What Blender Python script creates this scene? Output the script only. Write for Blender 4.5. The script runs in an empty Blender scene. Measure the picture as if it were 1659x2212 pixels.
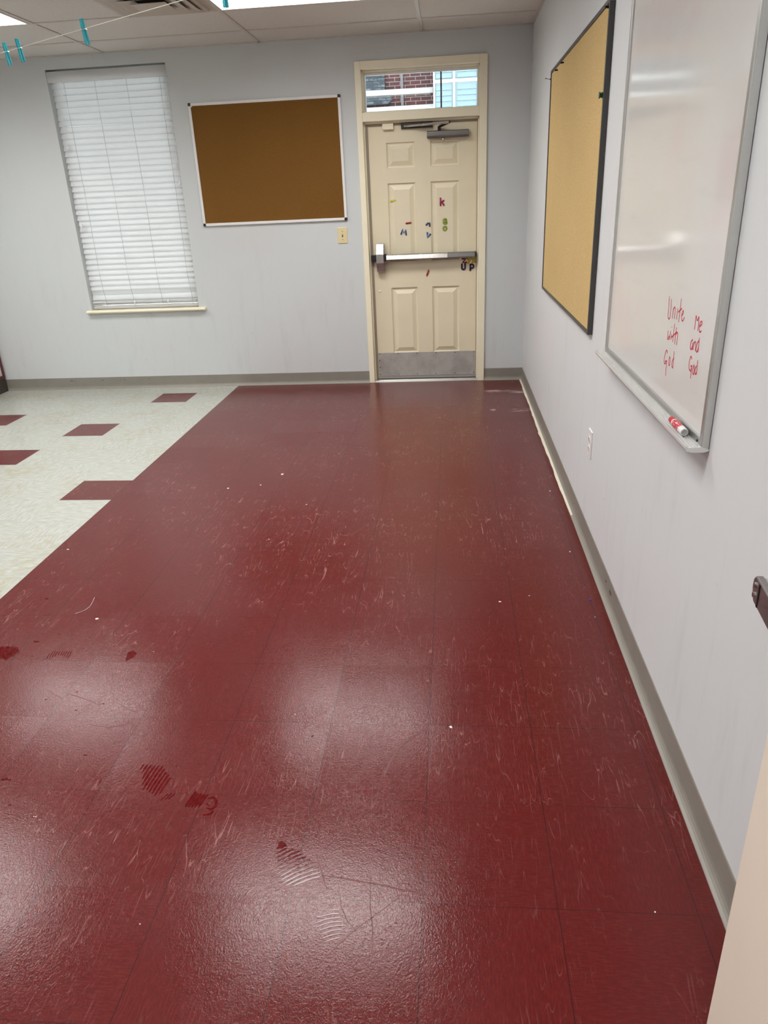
import bpy, math, random, json
from mathutils import Vector, Matrix
random.seed(7)
scene = bpy.context.scene
COL = scene.collection
DATA = json.loads(r'''{"words":{"unite":[[[-4.187,1.204],[-4.192,1.173],[-4.193,1.15],[-4.201,1.147],[-4.211,1.147],[-4.216,1.163],[-4.209,1.2]],[[-4.236,1.18],[-4.236,1.166],[-4.235,1.152]],[[-4.236,1.171],[-4.241,1.182],[-4.248,1.184],[-4.255,1.18],[-4.255,1.168],[-4.253,1.154]],[[-4.276,1.185],[-4.275,1.156]],[[-4.296,1.212],[-4.297,1.183],[-4.296,1.152]],[[-4.283,1.176],[-4.311,1.189]],[[-4.313,1.171],[-4.325,1.177],[-4.329,1.183],[-4.323,1.186],[-4.316,1.18],[-4.316,1.169],[-4.321,1.16],[-4.33,1.16],[-4.34,1.171]]],"with":[[[-4.211,1.116],[-4.212,1.087],[-4.228,1.109],[-4.227,1.088],[-4.236,1.119]],[[-4.247,1.113],[-4.244,1.097]],[[-4.241,1.132],[-4.242,1.13]],[[-4.263,1.143],[-4.263,1.094]],[[-4.249,1.105],[-4.288,1.125]],[[-4.283,1.137],[-4.282,1.092]],[[-4.28,1.11],[-4.29,1.125],[-4.298,1.126],[-4.302,1.115],[-4.301,1.094]]],"god":[[[-4.229,1.058],[-4.225,1.063],[-4.214,1.064],[-4.206,1.052],[-4.203,1.035],[-4.207,1.026],[-4.217,1.026],[-4.223,1.031],[-4.229,1.037],[-4.23,1.025],[-4.231,1.009],[-4.233,0.996]],[[-4.214,1.033],[-4.231,1.037]],[[-4.253,1.054],[-4.248,1.045],[-4.25,1.031],[-4.258,1.029],[-4.261,1.038],[-4.258,1.05],[-4.253,1.054]],[[-4.293,1.057],[-4.28,1.049],[-4.278,1.035],[-4.286,1.03],[-4.292,1.038]],[[-4.287,1.075],[-4.289,1.051],[-4.292,1.029]]],"me":[[[-4.43,1.155],[-4.429,1.176],[-4.428,1.192],[-4.443,1.175],[-4.452,1.193],[-4.454,1.174],[-4.455,1.156]],[[-4.464,1.168],[-4.477,1.174],[-4.48,1.18],[-4.474,1.182],[-4.466,1.179],[-4.462,1.166],[-4.467,1.157],[-4.474,1.156],[-4.481,1.161]]],"and":[[[-4.427,1.13],[-4.416,1.125],[-4.413,1.113],[-4.417,1.105],[-4.424,1.106],[-4.43,1.116],[-4.43,1.127],[-4.432,1.106]],[[-4.438,1.127],[-4.438,1.107]],[[-4.437,1.116],[-4.442,1.128],[-4.45,1.129],[-4.454,1.121],[-4.454,1.107]],[[-4.474,1.135],[-4.463,1.131],[-4.459,1.116],[-4.462,1.108],[-4.47,1.108],[-4.474,1.12]],[[-4.473,1.143],[-4.475,1.124],[-4.476,1.109]]],"god2":[[[-4.437,1.084],[-4.433,1.09],[-4.426,1.089],[-4.42,1.073],[-4.422,1.062],[-4.431,1.055],[-4.441,1.056],[-4.445,1.07],[-4.444,1.056],[-4.445,1.038]],[[-4.435,1.067],[-4.447,1.07]],[[-4.459,1.075],[-4.453,1.063],[-4.457,1.054],[-4.466,1.052],[-4.467,1.062],[-4.463,1.072],[-4.459,1.075]],[[-4.478,1.077],[-4.471,1.068],[-4.473,1.058],[-4.48,1.055],[-4.484,1.063]],[[-4.482,1.091],[-4.484,1.073],[-4.486,1.057]]]},"prints":{"sole_mid":[[[-1.504,-4.737],[-1.502,-4.715],[-1.502,-4.715]],[[-1.494,-4.751],[-1.492,-4.729],[-1.49,-4.715]],[[-1.484,-4.772],[-1.483,-4.751],[-1.481,-4.729],[-1.479,-4.715]],[[-1.475,-4.793],[-1.473,-4.772],[-1.472,-4.751],[-1.469,-4.729],[-1.467,-4.715]],[[-1.465,-4.814],[-1.464,-4.792],[-1.462,-4.771],[-1.46,-4.75],[-1.457,-4.73],[-1.455,-4.716]],[[-1.454,-4.813],[-1.453,-4.792],[-1.451,-4.771],[-1.449,-4.75],[-1.445,-4.73],[-1.443,-4.716]],[[-1.444,-4.82],[-1.443,-4.799],[-1.441,-4.778],[-1.438,-4.757],[-1.435,-4.737],[-1.433,-4.73]],[[-1.434,-4.826],[-1.433,-4.805],[-1.431,-4.785],[-1.428,-4.764],[-1.424,-4.744],[-1.424,-4.744]],[[-1.424,-4.833],[-1.422,-4.812],[-1.42,-4.791],[-1.417,-4.771],[-1.414,-4.751],[-1.414,-4.751]],[[-1.413,-4.825],[-1.411,-4.805],[-1.408,-4.785],[-1.405,-4.764],[-1.405,-4.764]],[[-1.401,-4.847],[-1.389,-4.824]],[[-1.39,-4.845],[-1.379,-4.822]],[[-1.382,-4.843],[-1.369,-4.823]]],"heel_mid":[[[-1.324,-4.868],[-1.323,-4.857],[-1.321,-4.846],[-1.319,-4.835],[-1.316,-4.824],[-1.314,-4.813],[-1.314,-4.813]],[[-1.316,-4.869],[-1.314,-4.858],[-1.312,-4.847],[-1.31,-4.836],[-1.307,-4.825],[-1.305,-4.817]],[[-1.307,-4.869],[-1.305,-4.858],[-1.303,-4.847],[-1.3,-4.836],[-1.298,-4.825],[-1.296,-4.818]],[[-1.298,-4.869],[-1.296,-4.858],[-1.294,-4.847],[-1.291,-4.837],[-1.288,-4.826],[-1.288,-4.822]],[[-1.288,-4.866],[-1.286,-4.855],[-1.284,-4.844],[-1.281,-4.833],[-1.278,-4.822],[-1.278,-4.822]],[[-1.272,-4.836],[-1.259,-4.831],[-1.246,-4.843],[-1.242,-4.862],[-1.252,-4.873],[-1.266,-4.869]],[[-1.267,-4.894],[-1.249,-4.889],[-1.243,-4.878]],[[-1.271,-4.852],[-1.26,-4.863]]],"fore_near":[[[-1.044,-5.007],[-1.036,-5.0],[-1.027,-4.993],[-1.021,-4.988]],[[-1.043,-5.021],[-1.034,-5.013],[-1.026,-5.006],[-1.017,-5.0],[-1.008,-4.993],[-1.002,-4.99]],[[-1.041,-5.034],[-1.033,-5.026],[-1.024,-5.019],[-1.015,-5.013],[-1.006,-5.006],[-0.997,-5.001],[-0.988,-4.995],[-0.988,-4.995]],[[-1.036,-5.045],[-1.028,-5.037],[-1.02,-5.03],[-1.011,-5.023],[-1.002,-5.017],[-0.993,-5.011],[-0.984,-5.006],[-0.977,-5.003]],[[-1.035,-5.058],[-1.027,-5.05],[-1.018,-5.043],[-1.01,-5.036],[-1.001,-5.03],[-0.992,-5.024],[-0.983,-5.019],[-0.973,-5.014],[-0.967,-5.011]],[[-1.028,-5.065],[-1.02,-5.058],[-1.011,-5.051],[-1.003,-5.045],[-0.994,-5.039],[-0.985,-5.033],[-0.976,-5.028],[-0.966,-5.023],[-0.956,-5.019],[-0.956,-5.019]],[[-1.021,-5.073],[-1.013,-5.066],[-1.004,-5.059],[-0.996,-5.053],[-0.987,-5.047],[-0.978,-5.042],[-0.968,-5.037],[-0.959,-5.032],[-0.949,-5.028],[-0.946,-5.027]],[[-1.014,-5.081],[-1.006,-5.074],[-0.997,-5.067],[-0.989,-5.061],[-0.98,-5.056],[-0.971,-5.051],[-0.961,-5.046],[-0.952,-5.041],[-0.942,-5.038],[-0.939,-5.036]],[[-1.007,-5.089],[-0.999,-5.082],[-0.99,-5.076],[-0.982,-5.07],[-0.973,-5.064],[-0.964,-5.059],[-0.954,-5.055],[-0.945,-5.051],[-0.935,-5.047],[-0.932,-5.046]],[[-1.0,-5.096],[-0.992,-5.09],[-0.984,-5.084],[-0.975,-5.078],[-0.966,-5.073],[-0.957,-5.068],[-0.947,-5.064],[-0.938,-5.06],[-0.928,-5.056],[-0.924,-5.055]],[[-0.982,-5.096],[-0.974,-5.09],[-0.965,-5.085],[-0.956,-5.08],[-0.947,-5.075],[-0.937,-5.071],[-0.927,-5.068],[-0.921,-5.065]]],"tip_near":[[[-1.046,-4.993],[-1.045,-4.974],[-1.039,-4.966],[-1.03,-4.972],[-1.021,-4.983],[-1.033,-4.988]]],"left_edge":[[[-2.244,-4.208],[-2.256,-4.194],[-2.269,-4.181],[-2.281,-4.168],[-2.293,-4.155],[-2.293,-4.155]],[[-2.236,-4.209],[-2.248,-4.196],[-2.26,-4.183],[-2.272,-4.17],[-2.284,-4.156],[-2.296,-4.143],[-2.307,-4.13],[-2.307,-4.13]],[[-2.223,-4.216],[-2.236,-4.202],[-2.248,-4.189],[-2.26,-4.176],[-2.272,-4.163],[-2.283,-4.149],[-2.295,-4.136],[-2.302,-4.127]],[[-2.219,-4.213],[-2.231,-4.2],[-2.244,-4.187],[-2.256,-4.173],[-2.267,-4.16],[-2.279,-4.147],[-2.29,-4.133],[-2.293,-4.129]],[[-2.219,-4.206],[-2.231,-4.193],[-2.243,-4.18],[-2.255,-4.166],[-2.266,-4.153],[-2.278,-4.14],[-2.288,-4.126],[-2.288,-4.126]],[[-2.215,-4.203],[-2.227,-4.19],[-2.239,-4.177],[-2.25,-4.164],[-2.262,-4.15],[-2.273,-4.137],[-2.28,-4.128]],[[-2.215,-4.196],[-2.227,-4.183],[-2.238,-4.17],[-2.25,-4.157],[-2.261,-4.143],[-2.271,-4.13],[-2.275,-4.125]],[[-2.21,-4.194],[-2.222,-4.181],[-2.234,-4.167],[-2.245,-4.154],[-2.256,-4.141],[-2.266,-4.127],[-2.266,-4.127]],[[-2.206,-4.191],[-2.218,-4.178],[-2.229,-4.165],[-2.24,-4.151],[-2.251,-4.138],[-2.258,-4.129]],[[-2.206,-4.184],[-2.217,-4.171],[-2.228,-4.158],[-2.239,-4.144],[-2.249,-4.131],[-2.253,-4.127]],[[-2.205,-4.177],[-2.216,-4.164],[-2.227,-4.151],[-2.237,-4.137],[-2.244,-4.129]],[[-2.2,-4.175],[-2.211,-4.161],[-2.222,-4.148],[-2.232,-4.135],[-2.239,-4.126]],[[-2.199,-4.168],[-2.21,-4.154],[-2.22,-4.141],[-2.231,-4.128],[-2.231,-4.128]]],"left_small":[[[-2.074,-4.205],[-2.075,-4.198],[-2.077,-4.19],[-2.078,-4.183],[-2.079,-4.176],[-2.08,-4.168],[-2.08,-4.168]],[[-2.066,-4.2],[-2.067,-4.193],[-2.069,-4.185],[-2.07,-4.178],[-2.071,-4.171],[-2.072,-4.163],[-2.073,-4.156],[-2.074,-4.153]],[[-2.058,-4.192],[-2.06,-4.185],[-2.061,-4.178],[-2.062,-4.17],[-2.063,-4.163],[-2.064,-4.155],[-2.065,-4.153]],[[-2.05,-4.187],[-2.052,-4.18],[-2.053,-4.173],[-2.054,-4.165],[-2.055,-4.158],[-2.056,-4.153]],[[-2.042,-4.182],[-2.043,-4.175],[-2.045,-4.167],[-2.046,-4.16],[-2.047,-4.153],[-2.047,-4.153]],[[-2.034,-4.18],[-2.035,-4.172],[-2.036,-4.165],[-2.037,-4.157],[-2.038,-4.152]],[[-2.024,-4.184],[-2.025,-4.177],[-2.026,-4.17],[-2.027,-4.162],[-2.029,-4.155],[-2.029,-4.152]],[[-2.015,-4.189],[-2.016,-4.182],[-2.017,-4.174],[-2.018,-4.167],[-2.019,-4.159],[-2.02,-4.152],[-2.02,-4.152]],[[-2.005,-4.194],[-2.006,-4.186],[-2.007,-4.179],[-2.008,-4.172],[-2.009,-4.164],[-2.01,-4.157],[-2.011,-4.152]],[[-1.996,-4.198],[-1.997,-4.191],[-1.998,-4.184],[-1.999,-4.176],[-2.0,-4.169],[-2.001,-4.161],[-2.002,-4.154],[-2.002,-4.151]]],"tri":[[[-1.771,-4.211],[-1.788,-4.158],[-1.773,-4.143],[-1.748,-4.162],[-1.755,-4.187]]],"near_faint":[[[-0.887,-5.155],[-0.88,-5.154],[-0.873,-5.153],[-0.865,-5.153],[-0.865,-5.153]],[[-0.913,-5.175],[-0.908,-5.172],[-0.902,-5.17],[-0.895,-5.168],[-0.889,-5.166],[-0.882,-5.164],[-0.875,-5.163],[-0.868,-5.163],[-0.863,-5.163]],[[-0.914,-5.188],[-0.908,-5.185],[-0.902,-5.182],[-0.896,-5.179],[-0.89,-5.177],[-0.884,-5.175],[-0.877,-5.174],[-0.87,-5.173],[-0.863,-5.172],[-0.858,-5.172]],[[-0.908,-5.197],[-0.903,-5.194],[-0.897,-5.191],[-0.891,-5.188],[-0.885,-5.186],[-0.879,-5.184],[-0.872,-5.183],[-0.865,-5.182],[-0.858,-5.182],[-0.855,-5.182]],[[-0.903,-5.206],[-0.898,-5.203],[-0.892,-5.2],[-0.886,-5.198],[-0.88,-5.195],[-0.874,-5.194],[-0.867,-5.192],[-0.86,-5.191],[-0.853,-5.191],[-0.85,-5.191]],[[-0.898,-5.215],[-0.893,-5.212],[-0.887,-5.209],[-0.881,-5.207],[-0.875,-5.204],[-0.869,-5.203],[-0.862,-5.201],[-0.855,-5.2],[-0.85,-5.2]],[[-0.893,-5.224],[-0.888,-5.221],[-0.882,-5.218],[-0.876,-5.216],[-0.87,-5.213],[-0.864,-5.212],[-0.857,-5.21],[-0.853,-5.21]],[[-0.886,-5.232],[-0.881,-5.229],[-0.875,-5.226],[-0.869,-5.224],[-0.863,-5.222],[-0.857,-5.22],[-0.854,-5.22]]],"drops":[[-1.886,-4.788,0.0078],[-1.871,-4.79,0.0042],[-1.726,-4.919,0.0066],[-1.706,-4.928,0.0048],[-1.707,-4.939,0.0036],[-1.816,-4.882,0.0048],[-1.75,-5.013,0.003],[-1.696,-4.683,0.0054],[-1.518,-4.652,0.003],[-1.403,-4.716,0.003],[-1.532,-4.729,0.0025],[-1.691,-4.895,0.0025],[-1.738,-4.919,0.003],[-1.685,-4.935,0.0025],[-1.606,-4.297,0.0048],[-1.608,-4.334,0.0025],[-1.696,-4.143,0.006],[-1.678,-4.277,0.003],[-1.481,-4.369,0.0042],[-1.957,-4.14,0.0042],[-2.175,-4.093,0.0108],[-2.11,-4.038,0.0054],[-2.056,-4.039,0.0054],[-1.953,-4.431,0.0042],[-1.868,-4.388,0.0054],[-1.748,-4.446,0.0036],[-1.822,-4.482,0.0042],[-2.137,-4.189,0.0036],[-1.594,-4.046,0.003],[-2.395,-3.864,0.0066],[-2.301,-3.775,0.0078],[-0.64,-5.22,0.0036],[-0.638,-5.235,0.0025],[-0.631,-5.264,0.0025],[-0.648,-5.203,0.0025],[-0.763,-5.218,0.0025],[-0.76,-5.229,0.0025],[-0.752,-5.237,0.0025],[-0.749,-5.231,0.0025],[-0.734,-5.178,0.0025],[-0.746,-5.187,0.0025],[-0.756,-5.196,0.0025]]},"scuffs":[[0.0022,[[-0.92,-5.063],[-0.881,-5.066],[-0.841,-5.073],[-0.782,-5.081],[-0.724,-5.093],[-0.681,-5.1],[-0.649,-5.111]]],[0.0018,[[-0.949,-4.987],[-0.94,-5.016],[-0.922,-5.052],[-0.909,-5.087],[-0.897,-5.102]]],[0.0016,[[-0.805,-5.042],[-0.796,-5.137],[-0.785,-5.193],[-0.779,-5.267]]],[0.0012,[[-0.877,-5.081],[-0.863,-5.141],[-0.842,-5.18],[-0.822,-5.201]]],[0.0009,[[-0.724,-5.104],[-0.758,-5.139],[-0.825,-5.201],[-0.886,-5.273],[-0.932,-5.341]]],[0.0012,[[-0.757,-4.985],[-0.766,-5.021]]],[0.0014,[[-0.775,-5.008],[-0.782,-5.041],[-0.779,-5.068]]],[0.0009,[[-0.714,-5.104],[-0.72,-5.17]]],[0.001,[[-0.873,-5.008],[-0.877,-5.041],[-0.87,-5.081]]],[0.0012,[[-0.839,-5.234],[-0.838,-5.256],[-0.825,-5.277]]],[0.0045,[[-0.798,-4.729],[-0.788,-4.686],[-0.764,-4.617],[-0.723,-4.568],[-0.686,-4.525]]],[0.0014,[[-0.812,-4.31],[-0.803,-4.387]]],[0.0012,[[-1.124,-4.288],[-1.089,-4.405]]],[0.0016,[[-1.788,-4.322],[-1.768,-4.347],[-1.747,-4.376]]],[0.0014,[[-1.728,-4.32],[-1.711,-4.358]]],[0.0014,[[-1.904,-4.394],[-1.838,-4.417],[-1.755,-4.455]]],[0.0016,[[-1.695,-4.445],[-1.632,-4.482],[-1.594,-4.473]]],[0.0012,[[-1.978,-4.379],[-1.898,-4.427],[-1.868,-4.474]]],[0.001,[[-1.754,-4.547],[-1.675,-4.562],[-1.61,-4.534]]]]}''')

# ------------------------------------------------------------------ mesh builder
class MB:
    def __init__(s): s.v, s.f, s.m = [], [], []
    def poly(s, pts, mi=0):
        b = len(s.v); s.v += [tuple(p) for p in pts]; s.f.append(tuple(range(b, b + len(pts)))); s.m.append(mi)
    def box(s, x0, x1, y0, y1, z0, z1, mi=0):
        b = len(s.v)
        s.v += [(x0,y0,z0),(x1,y0,z0),(x1,y1,z0),(x0,y1,z0),(x0,y0,z1),(x1,y0,z1),(x1,y1,z1),(x0,y1,z1)]
        for f in ((3,2,1,0),(4,5,6,7),(0,1,5,4),(1,2,6,5),(2,3,7,6),(3,0,4,7)):
            s.f.append(tuple(b+i for i in f)); s.m.append(mi)
        return s
    def prism(s, prof, axis, a, b, mi=0):
        # prof: 2D outline in the two other axes (order x,y,z without axis)
        def P(p, t):
            if axis == 0: return (t, p[0], p[1])
            if axis == 1: return (p[0], t, p[1])
            return (p[0], p[1], t)
        o = len(s.v); n = len(prof)
        s.v += [P(p, a) for p in prof] + [P(p, b) for p in prof]
        s.f.append(tuple(o+i for i in range(n))); s.m.append(mi)
        s.f.append(tuple(o+n+i for i in reversed(range(n)))); s.m.append(mi)
        for i in range(n):
            j = (i+1) % n
            s.f.append((o+i, o+n+i, o+n+j, o+j)); s.m.append(mi)
        return s
    def tube(s, pts, r, n=8, mi=0, flat=None, caps=True):
        pts = [Vector(p) for p in pts]; o = len(s.v); k = len(pts)
        up0 = Vector((0,0,1))
        for i, p in enumerate(pts):
            d = (pts[min(i+1,k-1)] - pts[max(i-1,0)])
            d = d.normalized() if d.length > 1e-9 else Vector((1,0,0))
            if flat is not None: nrm = Vector(flat); side = d.cross(nrm).normalized(); up = nrm.normalized()
            else:
                side = d.cross(up0)
                if side.length < 1e-3: side = d.cross(Vector((0,1,0)))
                side.normalize(); up = side.cross(d)
            rr = r if not isinstance(r, (list, tuple)) else r[i]
            ru, rs = (rr if not isinstance(rr, tuple) else rr[1]), (rr if not isinstance(rr, tuple) else rr[0])
            for a in range(n):
                t = 2*math.pi*a/n
                s.v.append(tuple(p + side*(rs*math.cos(t)) + up*(ru*math.sin(t))))
        for i in range(k-1):
            for a in range(n):
                b = (a+1) % n
                s.f.append((o+i*n+a, o+i*n+b, o+(i+1)*n+b, o+(i+1)*n+a)); s.m.append(mi)
        if caps:
            s.f.append(tuple(o+a for a in reversed(range(n)))); s.m.append(mi)
            s.f.append(tuple(o+(k-1)*n+a for a in range(n))); s.m.append(mi)
        return s
    def sphere(s, c, r, n=10, mi=0, sc=(1,1,1), half=False):
        o = len(s.v); rows = n//2
        a0 = 0.0
        a1 = math.pi/2 if half else math.pi
        for i in range(rows+1):
            t = a0 + (a1-a0)*i/rows
            for a in range(n):
                u = 2*math.pi*a/n
                s.v.append((c[0]+r*sc[0]*math.sin(t)*math.cos(u), c[1]+r*sc[1]*math.sin(t)*math.sin(u), c[2]+r*sc[2]*math.cos(t)))
        for i in range(rows):
            for a in range(n):
                b = (a+1) % n
                s.f.append((o+i*n+a, o+(i+1)*n+a, o+(i+1)*n+b, o+i*n+b)); s.m.append(mi)
        return s
    def cyl(s, c, r, h, axis=2, n=20, mi=0):
        prof = [(r*math.cos(2*math.pi*i/n), r*math.sin(2*math.pi*i/n)) for i in range(n)]
        ot = [j for j in range(3) if j != axis]
        prof = [(c[ot[0]]+p[0], c[ot[1]]+p[1]) for p in prof]
        return s.prism(prof, axis, c[axis], c[axis]+h, mi)
    def lathe(s, c, axis, prof, n=24, mi=0):
        # prof: (t along axis, radius)
        ot = [j for j in range(3) if j != axis]; o = len(s.v)
        for t, r in prof:
            for a in range(n):
                u = 2*math.pi*a/n; p = [0,0,0]
                p[axis] = c[axis]+t; p[ot[0]] = c[ot[0]]+r*math.cos(u); p[ot[1]] = c[ot[1]]+r*math.sin(u)
                s.v.append(tuple(p))
        for i in range(len(prof)-1):
            for a in range(n):
                b = (a+1) % n
                s.f.append((o+i*n+a, o+i*n+b, o+(i+1)*n+b, o+(i+1)*n+a)); s.m.append(mi)
        s.f.append(tuple(o+a for a in reversed(range(n)))); s.m.append(mi)
        s.f.append(tuple(o+(len(prof)-1)*n+a for a in range(n))); s.m.append(mi)
        return s
    def build(s, name, mats, parent=None, org=(0,0,0), smooth=False, bevel=0, seg=2):
        me = bpy.data.meshes.new(name)
        ox, oy, oz = org
        me.from_pydata([(x-ox, y-oy, z-oz) for x, y, z in s.v], [], s.f)
        if not isinstance(mats, (list, tuple)): mats = [mats]
        for m in mats: me.materials.append(m)
        for p, mi in zip(me.polygons, s.m): p.material_index = mi; p.use_smooth = smooth
        import bmesh
        bm = bmesh.new(); bm.from_mesh(me)
        bmesh.ops.recalc_face_normals(bm, faces=bm.faces)
        bm.to_mesh(me); bm.free()
        me.update()
        o = bpy.data.objects.new(name, me); COL.objects.link(o)
        if parent is not None: o.parent = parent
        else: o.location = org
        if bevel:
            b = o.modifiers.new('bevel', 'BEVEL'); b.width = bevel; b.segments = seg; b.limit_method = 'ANGLE'; b.angle_limit = math.radians(40)
        return o

def tag(o, label=None, cat=None, group=None, kind=None):
    if label: o['label'] = label
    if cat: o['category'] = cat
    if group: o['group'] = group
    if kind: o['kind'] = kind
    return o
def thing(name, label, cat, loc=(0,0,0), rot=(0,0,0), group=None, kind=None):
    o = bpy.data.objects.new(name, None); COL.objects.link(o)
    o.location = loc; o.rotation_euler = rot; o.empty_display_size = .05
    return tag(o, label, cat, group, kind)
def dup(root, label=None):
    r = root.copy(); COL.objects.link(r)
    for ch in list(root.children):
        c = ch.copy(); COL.objects.link(c); c.parent = r
        for g in list(ch.children):
            d = g.copy(); COL.objects.link(d); d.parent = c
    if label: r['label'] = label
    return r

# ------------------------------------------------------------------ material helpers
class NT:
    def __init__(s, name):
        s.mat = bpy.data.materials.new(name); s.mat.use_nodes = True
        s.t = s.mat.node_tree; s.t.nodes.clear()
        s.out = s.t.nodes.new('ShaderNodeOutputMaterial')
    def n(s, typ, **kw):
        nd = s.t.nodes.new('ShaderNode' + typ)
        for k, v in kw.items(): setattr(nd, k, v)
        return nd
    def put(s, sock, v):
        if v is None: return
        if isinstance(v, bpy.types.NodeSocket): s.t.links.new(v, sock)
        else:
            if sock.type == 'RGBA' and not hasattr(v, '__len__'): v = (v, v, v, 1)
            elif sock.type == 'RGBA' and len(v) == 3: v = (*v, 1)
            elif sock.type == 'VECTOR' and not hasattr(v, '__len__'): v = (v, v, v)
            sock.default_value = v
    def m(s, op, a, b=None, c=None, clamp=False):
        nd = s.n('Math', operation=op); nd.use_clamp = clamp
        for i, v in enumerate((a, b, c)): s.put(nd.inputs[i], v)
        return nd.outputs[0]
    def vm(s, op, a, b=None):
        nd = s.n('VectorMath', operation=op)
        s.put(nd.inputs[0], a); s.put(nd.inputs[1], b)
        return nd.outputs[0]
    def mix(s, f, a, b, mode='MIX'):
        nd = s.n('Mix', data_type='RGBA', blend_type=mode)
        s.put(nd.inputs[0], f); s.put(nd.inputs[6], a); s.put(nd.inputs[7], b)
        return nd.outputs[2]
    def ss(s, v, lo, hi, a=0.0, b=1.0):
        nd = s.n('MapRange', interpolation_type='SMOOTHSTEP')
        s.put(nd.inputs[0], v); nd.inputs[1].default_value = lo; nd.inputs[2].default_value = hi
        nd.inputs[3].default_value = a; nd.inputs[4].default_value = b
        return nd.outputs[0]
    def P(s): return s.n('TexCoord').outputs['Object']
    def map(s, v, loc=(0,0,0), rot=(0,0,0), sc=(1,1,1)):
        nd = s.n('Mapping'); s.put(nd.inputs[0], v)
        nd.inputs[1].default_value = loc; nd.inputs[2].default_value = rot; nd.inputs[3].default_value = sc
        return nd.outputs[0]
    def noise(s, v, scale, detail=3, rough=.5, dist=0):
        nd = s.n('TexNoise'); s.put(nd.inputs['Vector'], v); nd.inputs['Scale'].default_value = scale
        nd.inputs['Detail'].default_value = detail; nd.inputs['Roughness'].default_value = rough; nd.inputs['Distortion'].default_value = dist
        return nd.outputs[0]
    def sep(s, v):
        nd = s.n('SeparateXYZ'); s.put(nd.inputs[0], v); return nd.outputs
    def comb(s, x=0, y=0, z=0):
        nd = s.n('CombineXYZ')
        for i, v in enumerate((x, y, z)): s.put(nd.inputs[i], v)
        return nd.outputs[0]
    def bump(s, h, strength=.2, dist=.002):
        nd = s.n('Bump'); s.put(nd.inputs['Height'], h); nd.inputs['Strength'].default_value = strength; nd.inputs['Distance'].default_value = dist
        return nd.outputs[0]
    def bsdf(s, base, rough=.5, metal=0, spec=.5, normal=None, coat=None, coat_rough=.1, **kw):
        b = s.n('BsdfPrincipled')
        s.put(b.inputs['Base Color'], base); s.put(b.inputs['Roughness'], rough); s.put(b.inputs['Metallic'], metal)
        s.put(b.inputs['Specular IOR Level'], spec); s.put(b.inputs['Normal'], normal)
        if coat is not None: s.put(b.inputs['Coat Weight'], coat); s.put(b.inputs['Coat Roughness'], coat_rough)
        for k, v in kw.items(): s.put(b.inputs[k.replace('_', ' ')], v)
        s.t.links.new(b.outputs[0], s.out.inputs[0]); s.b = b
        return s.mat

def simple(name, base, rough=.5, metal=0, spec=.5, var=.06, vs=25, bump=0, bs=200, coat=None):
    t = NT(name); p = t.P()
    n = t.noise(p, vs, 3)
    f = t.m('MULTIPLY_ADD', n, 2*var, 1-var)
    c = t.mix(1.0, base, f, 'MULTIPLY')
    nrm = t.bump(t.noise(p, bs, 2), bump, .001) if bump else None
    return t.bsdf(c, rough, metal, spec, nrm, coat)

T = .3048
GX, GY = -.6771, -5.1254          # floor tile grid
XB = GX - 6*T                      # edge between the white and the red tiles

def grid_nodes(t, p):
    x, y, z = t.sep(p)
    u = t.m('DIVIDE', t.m('SUBTRACT', x, GX), T); v = t.m('DIVIDE', t.m('SUBTRACT', y, GY), T)
    iu, iv = t.m('FLOOR', u), t.m('FLOOR', v)
    fu, fv = t.m('SUBTRACT', u, iu), t.m('SUBTRACT', v, iv)
    du = t.m('MINIMUM', fu, t.m('SUBTRACT', 1, fu)); dv = t.m('MINIMUM', fv, t.m('SUBTRACT', 1, fv))
    return iu, iv, du, dv, x, y

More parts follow.
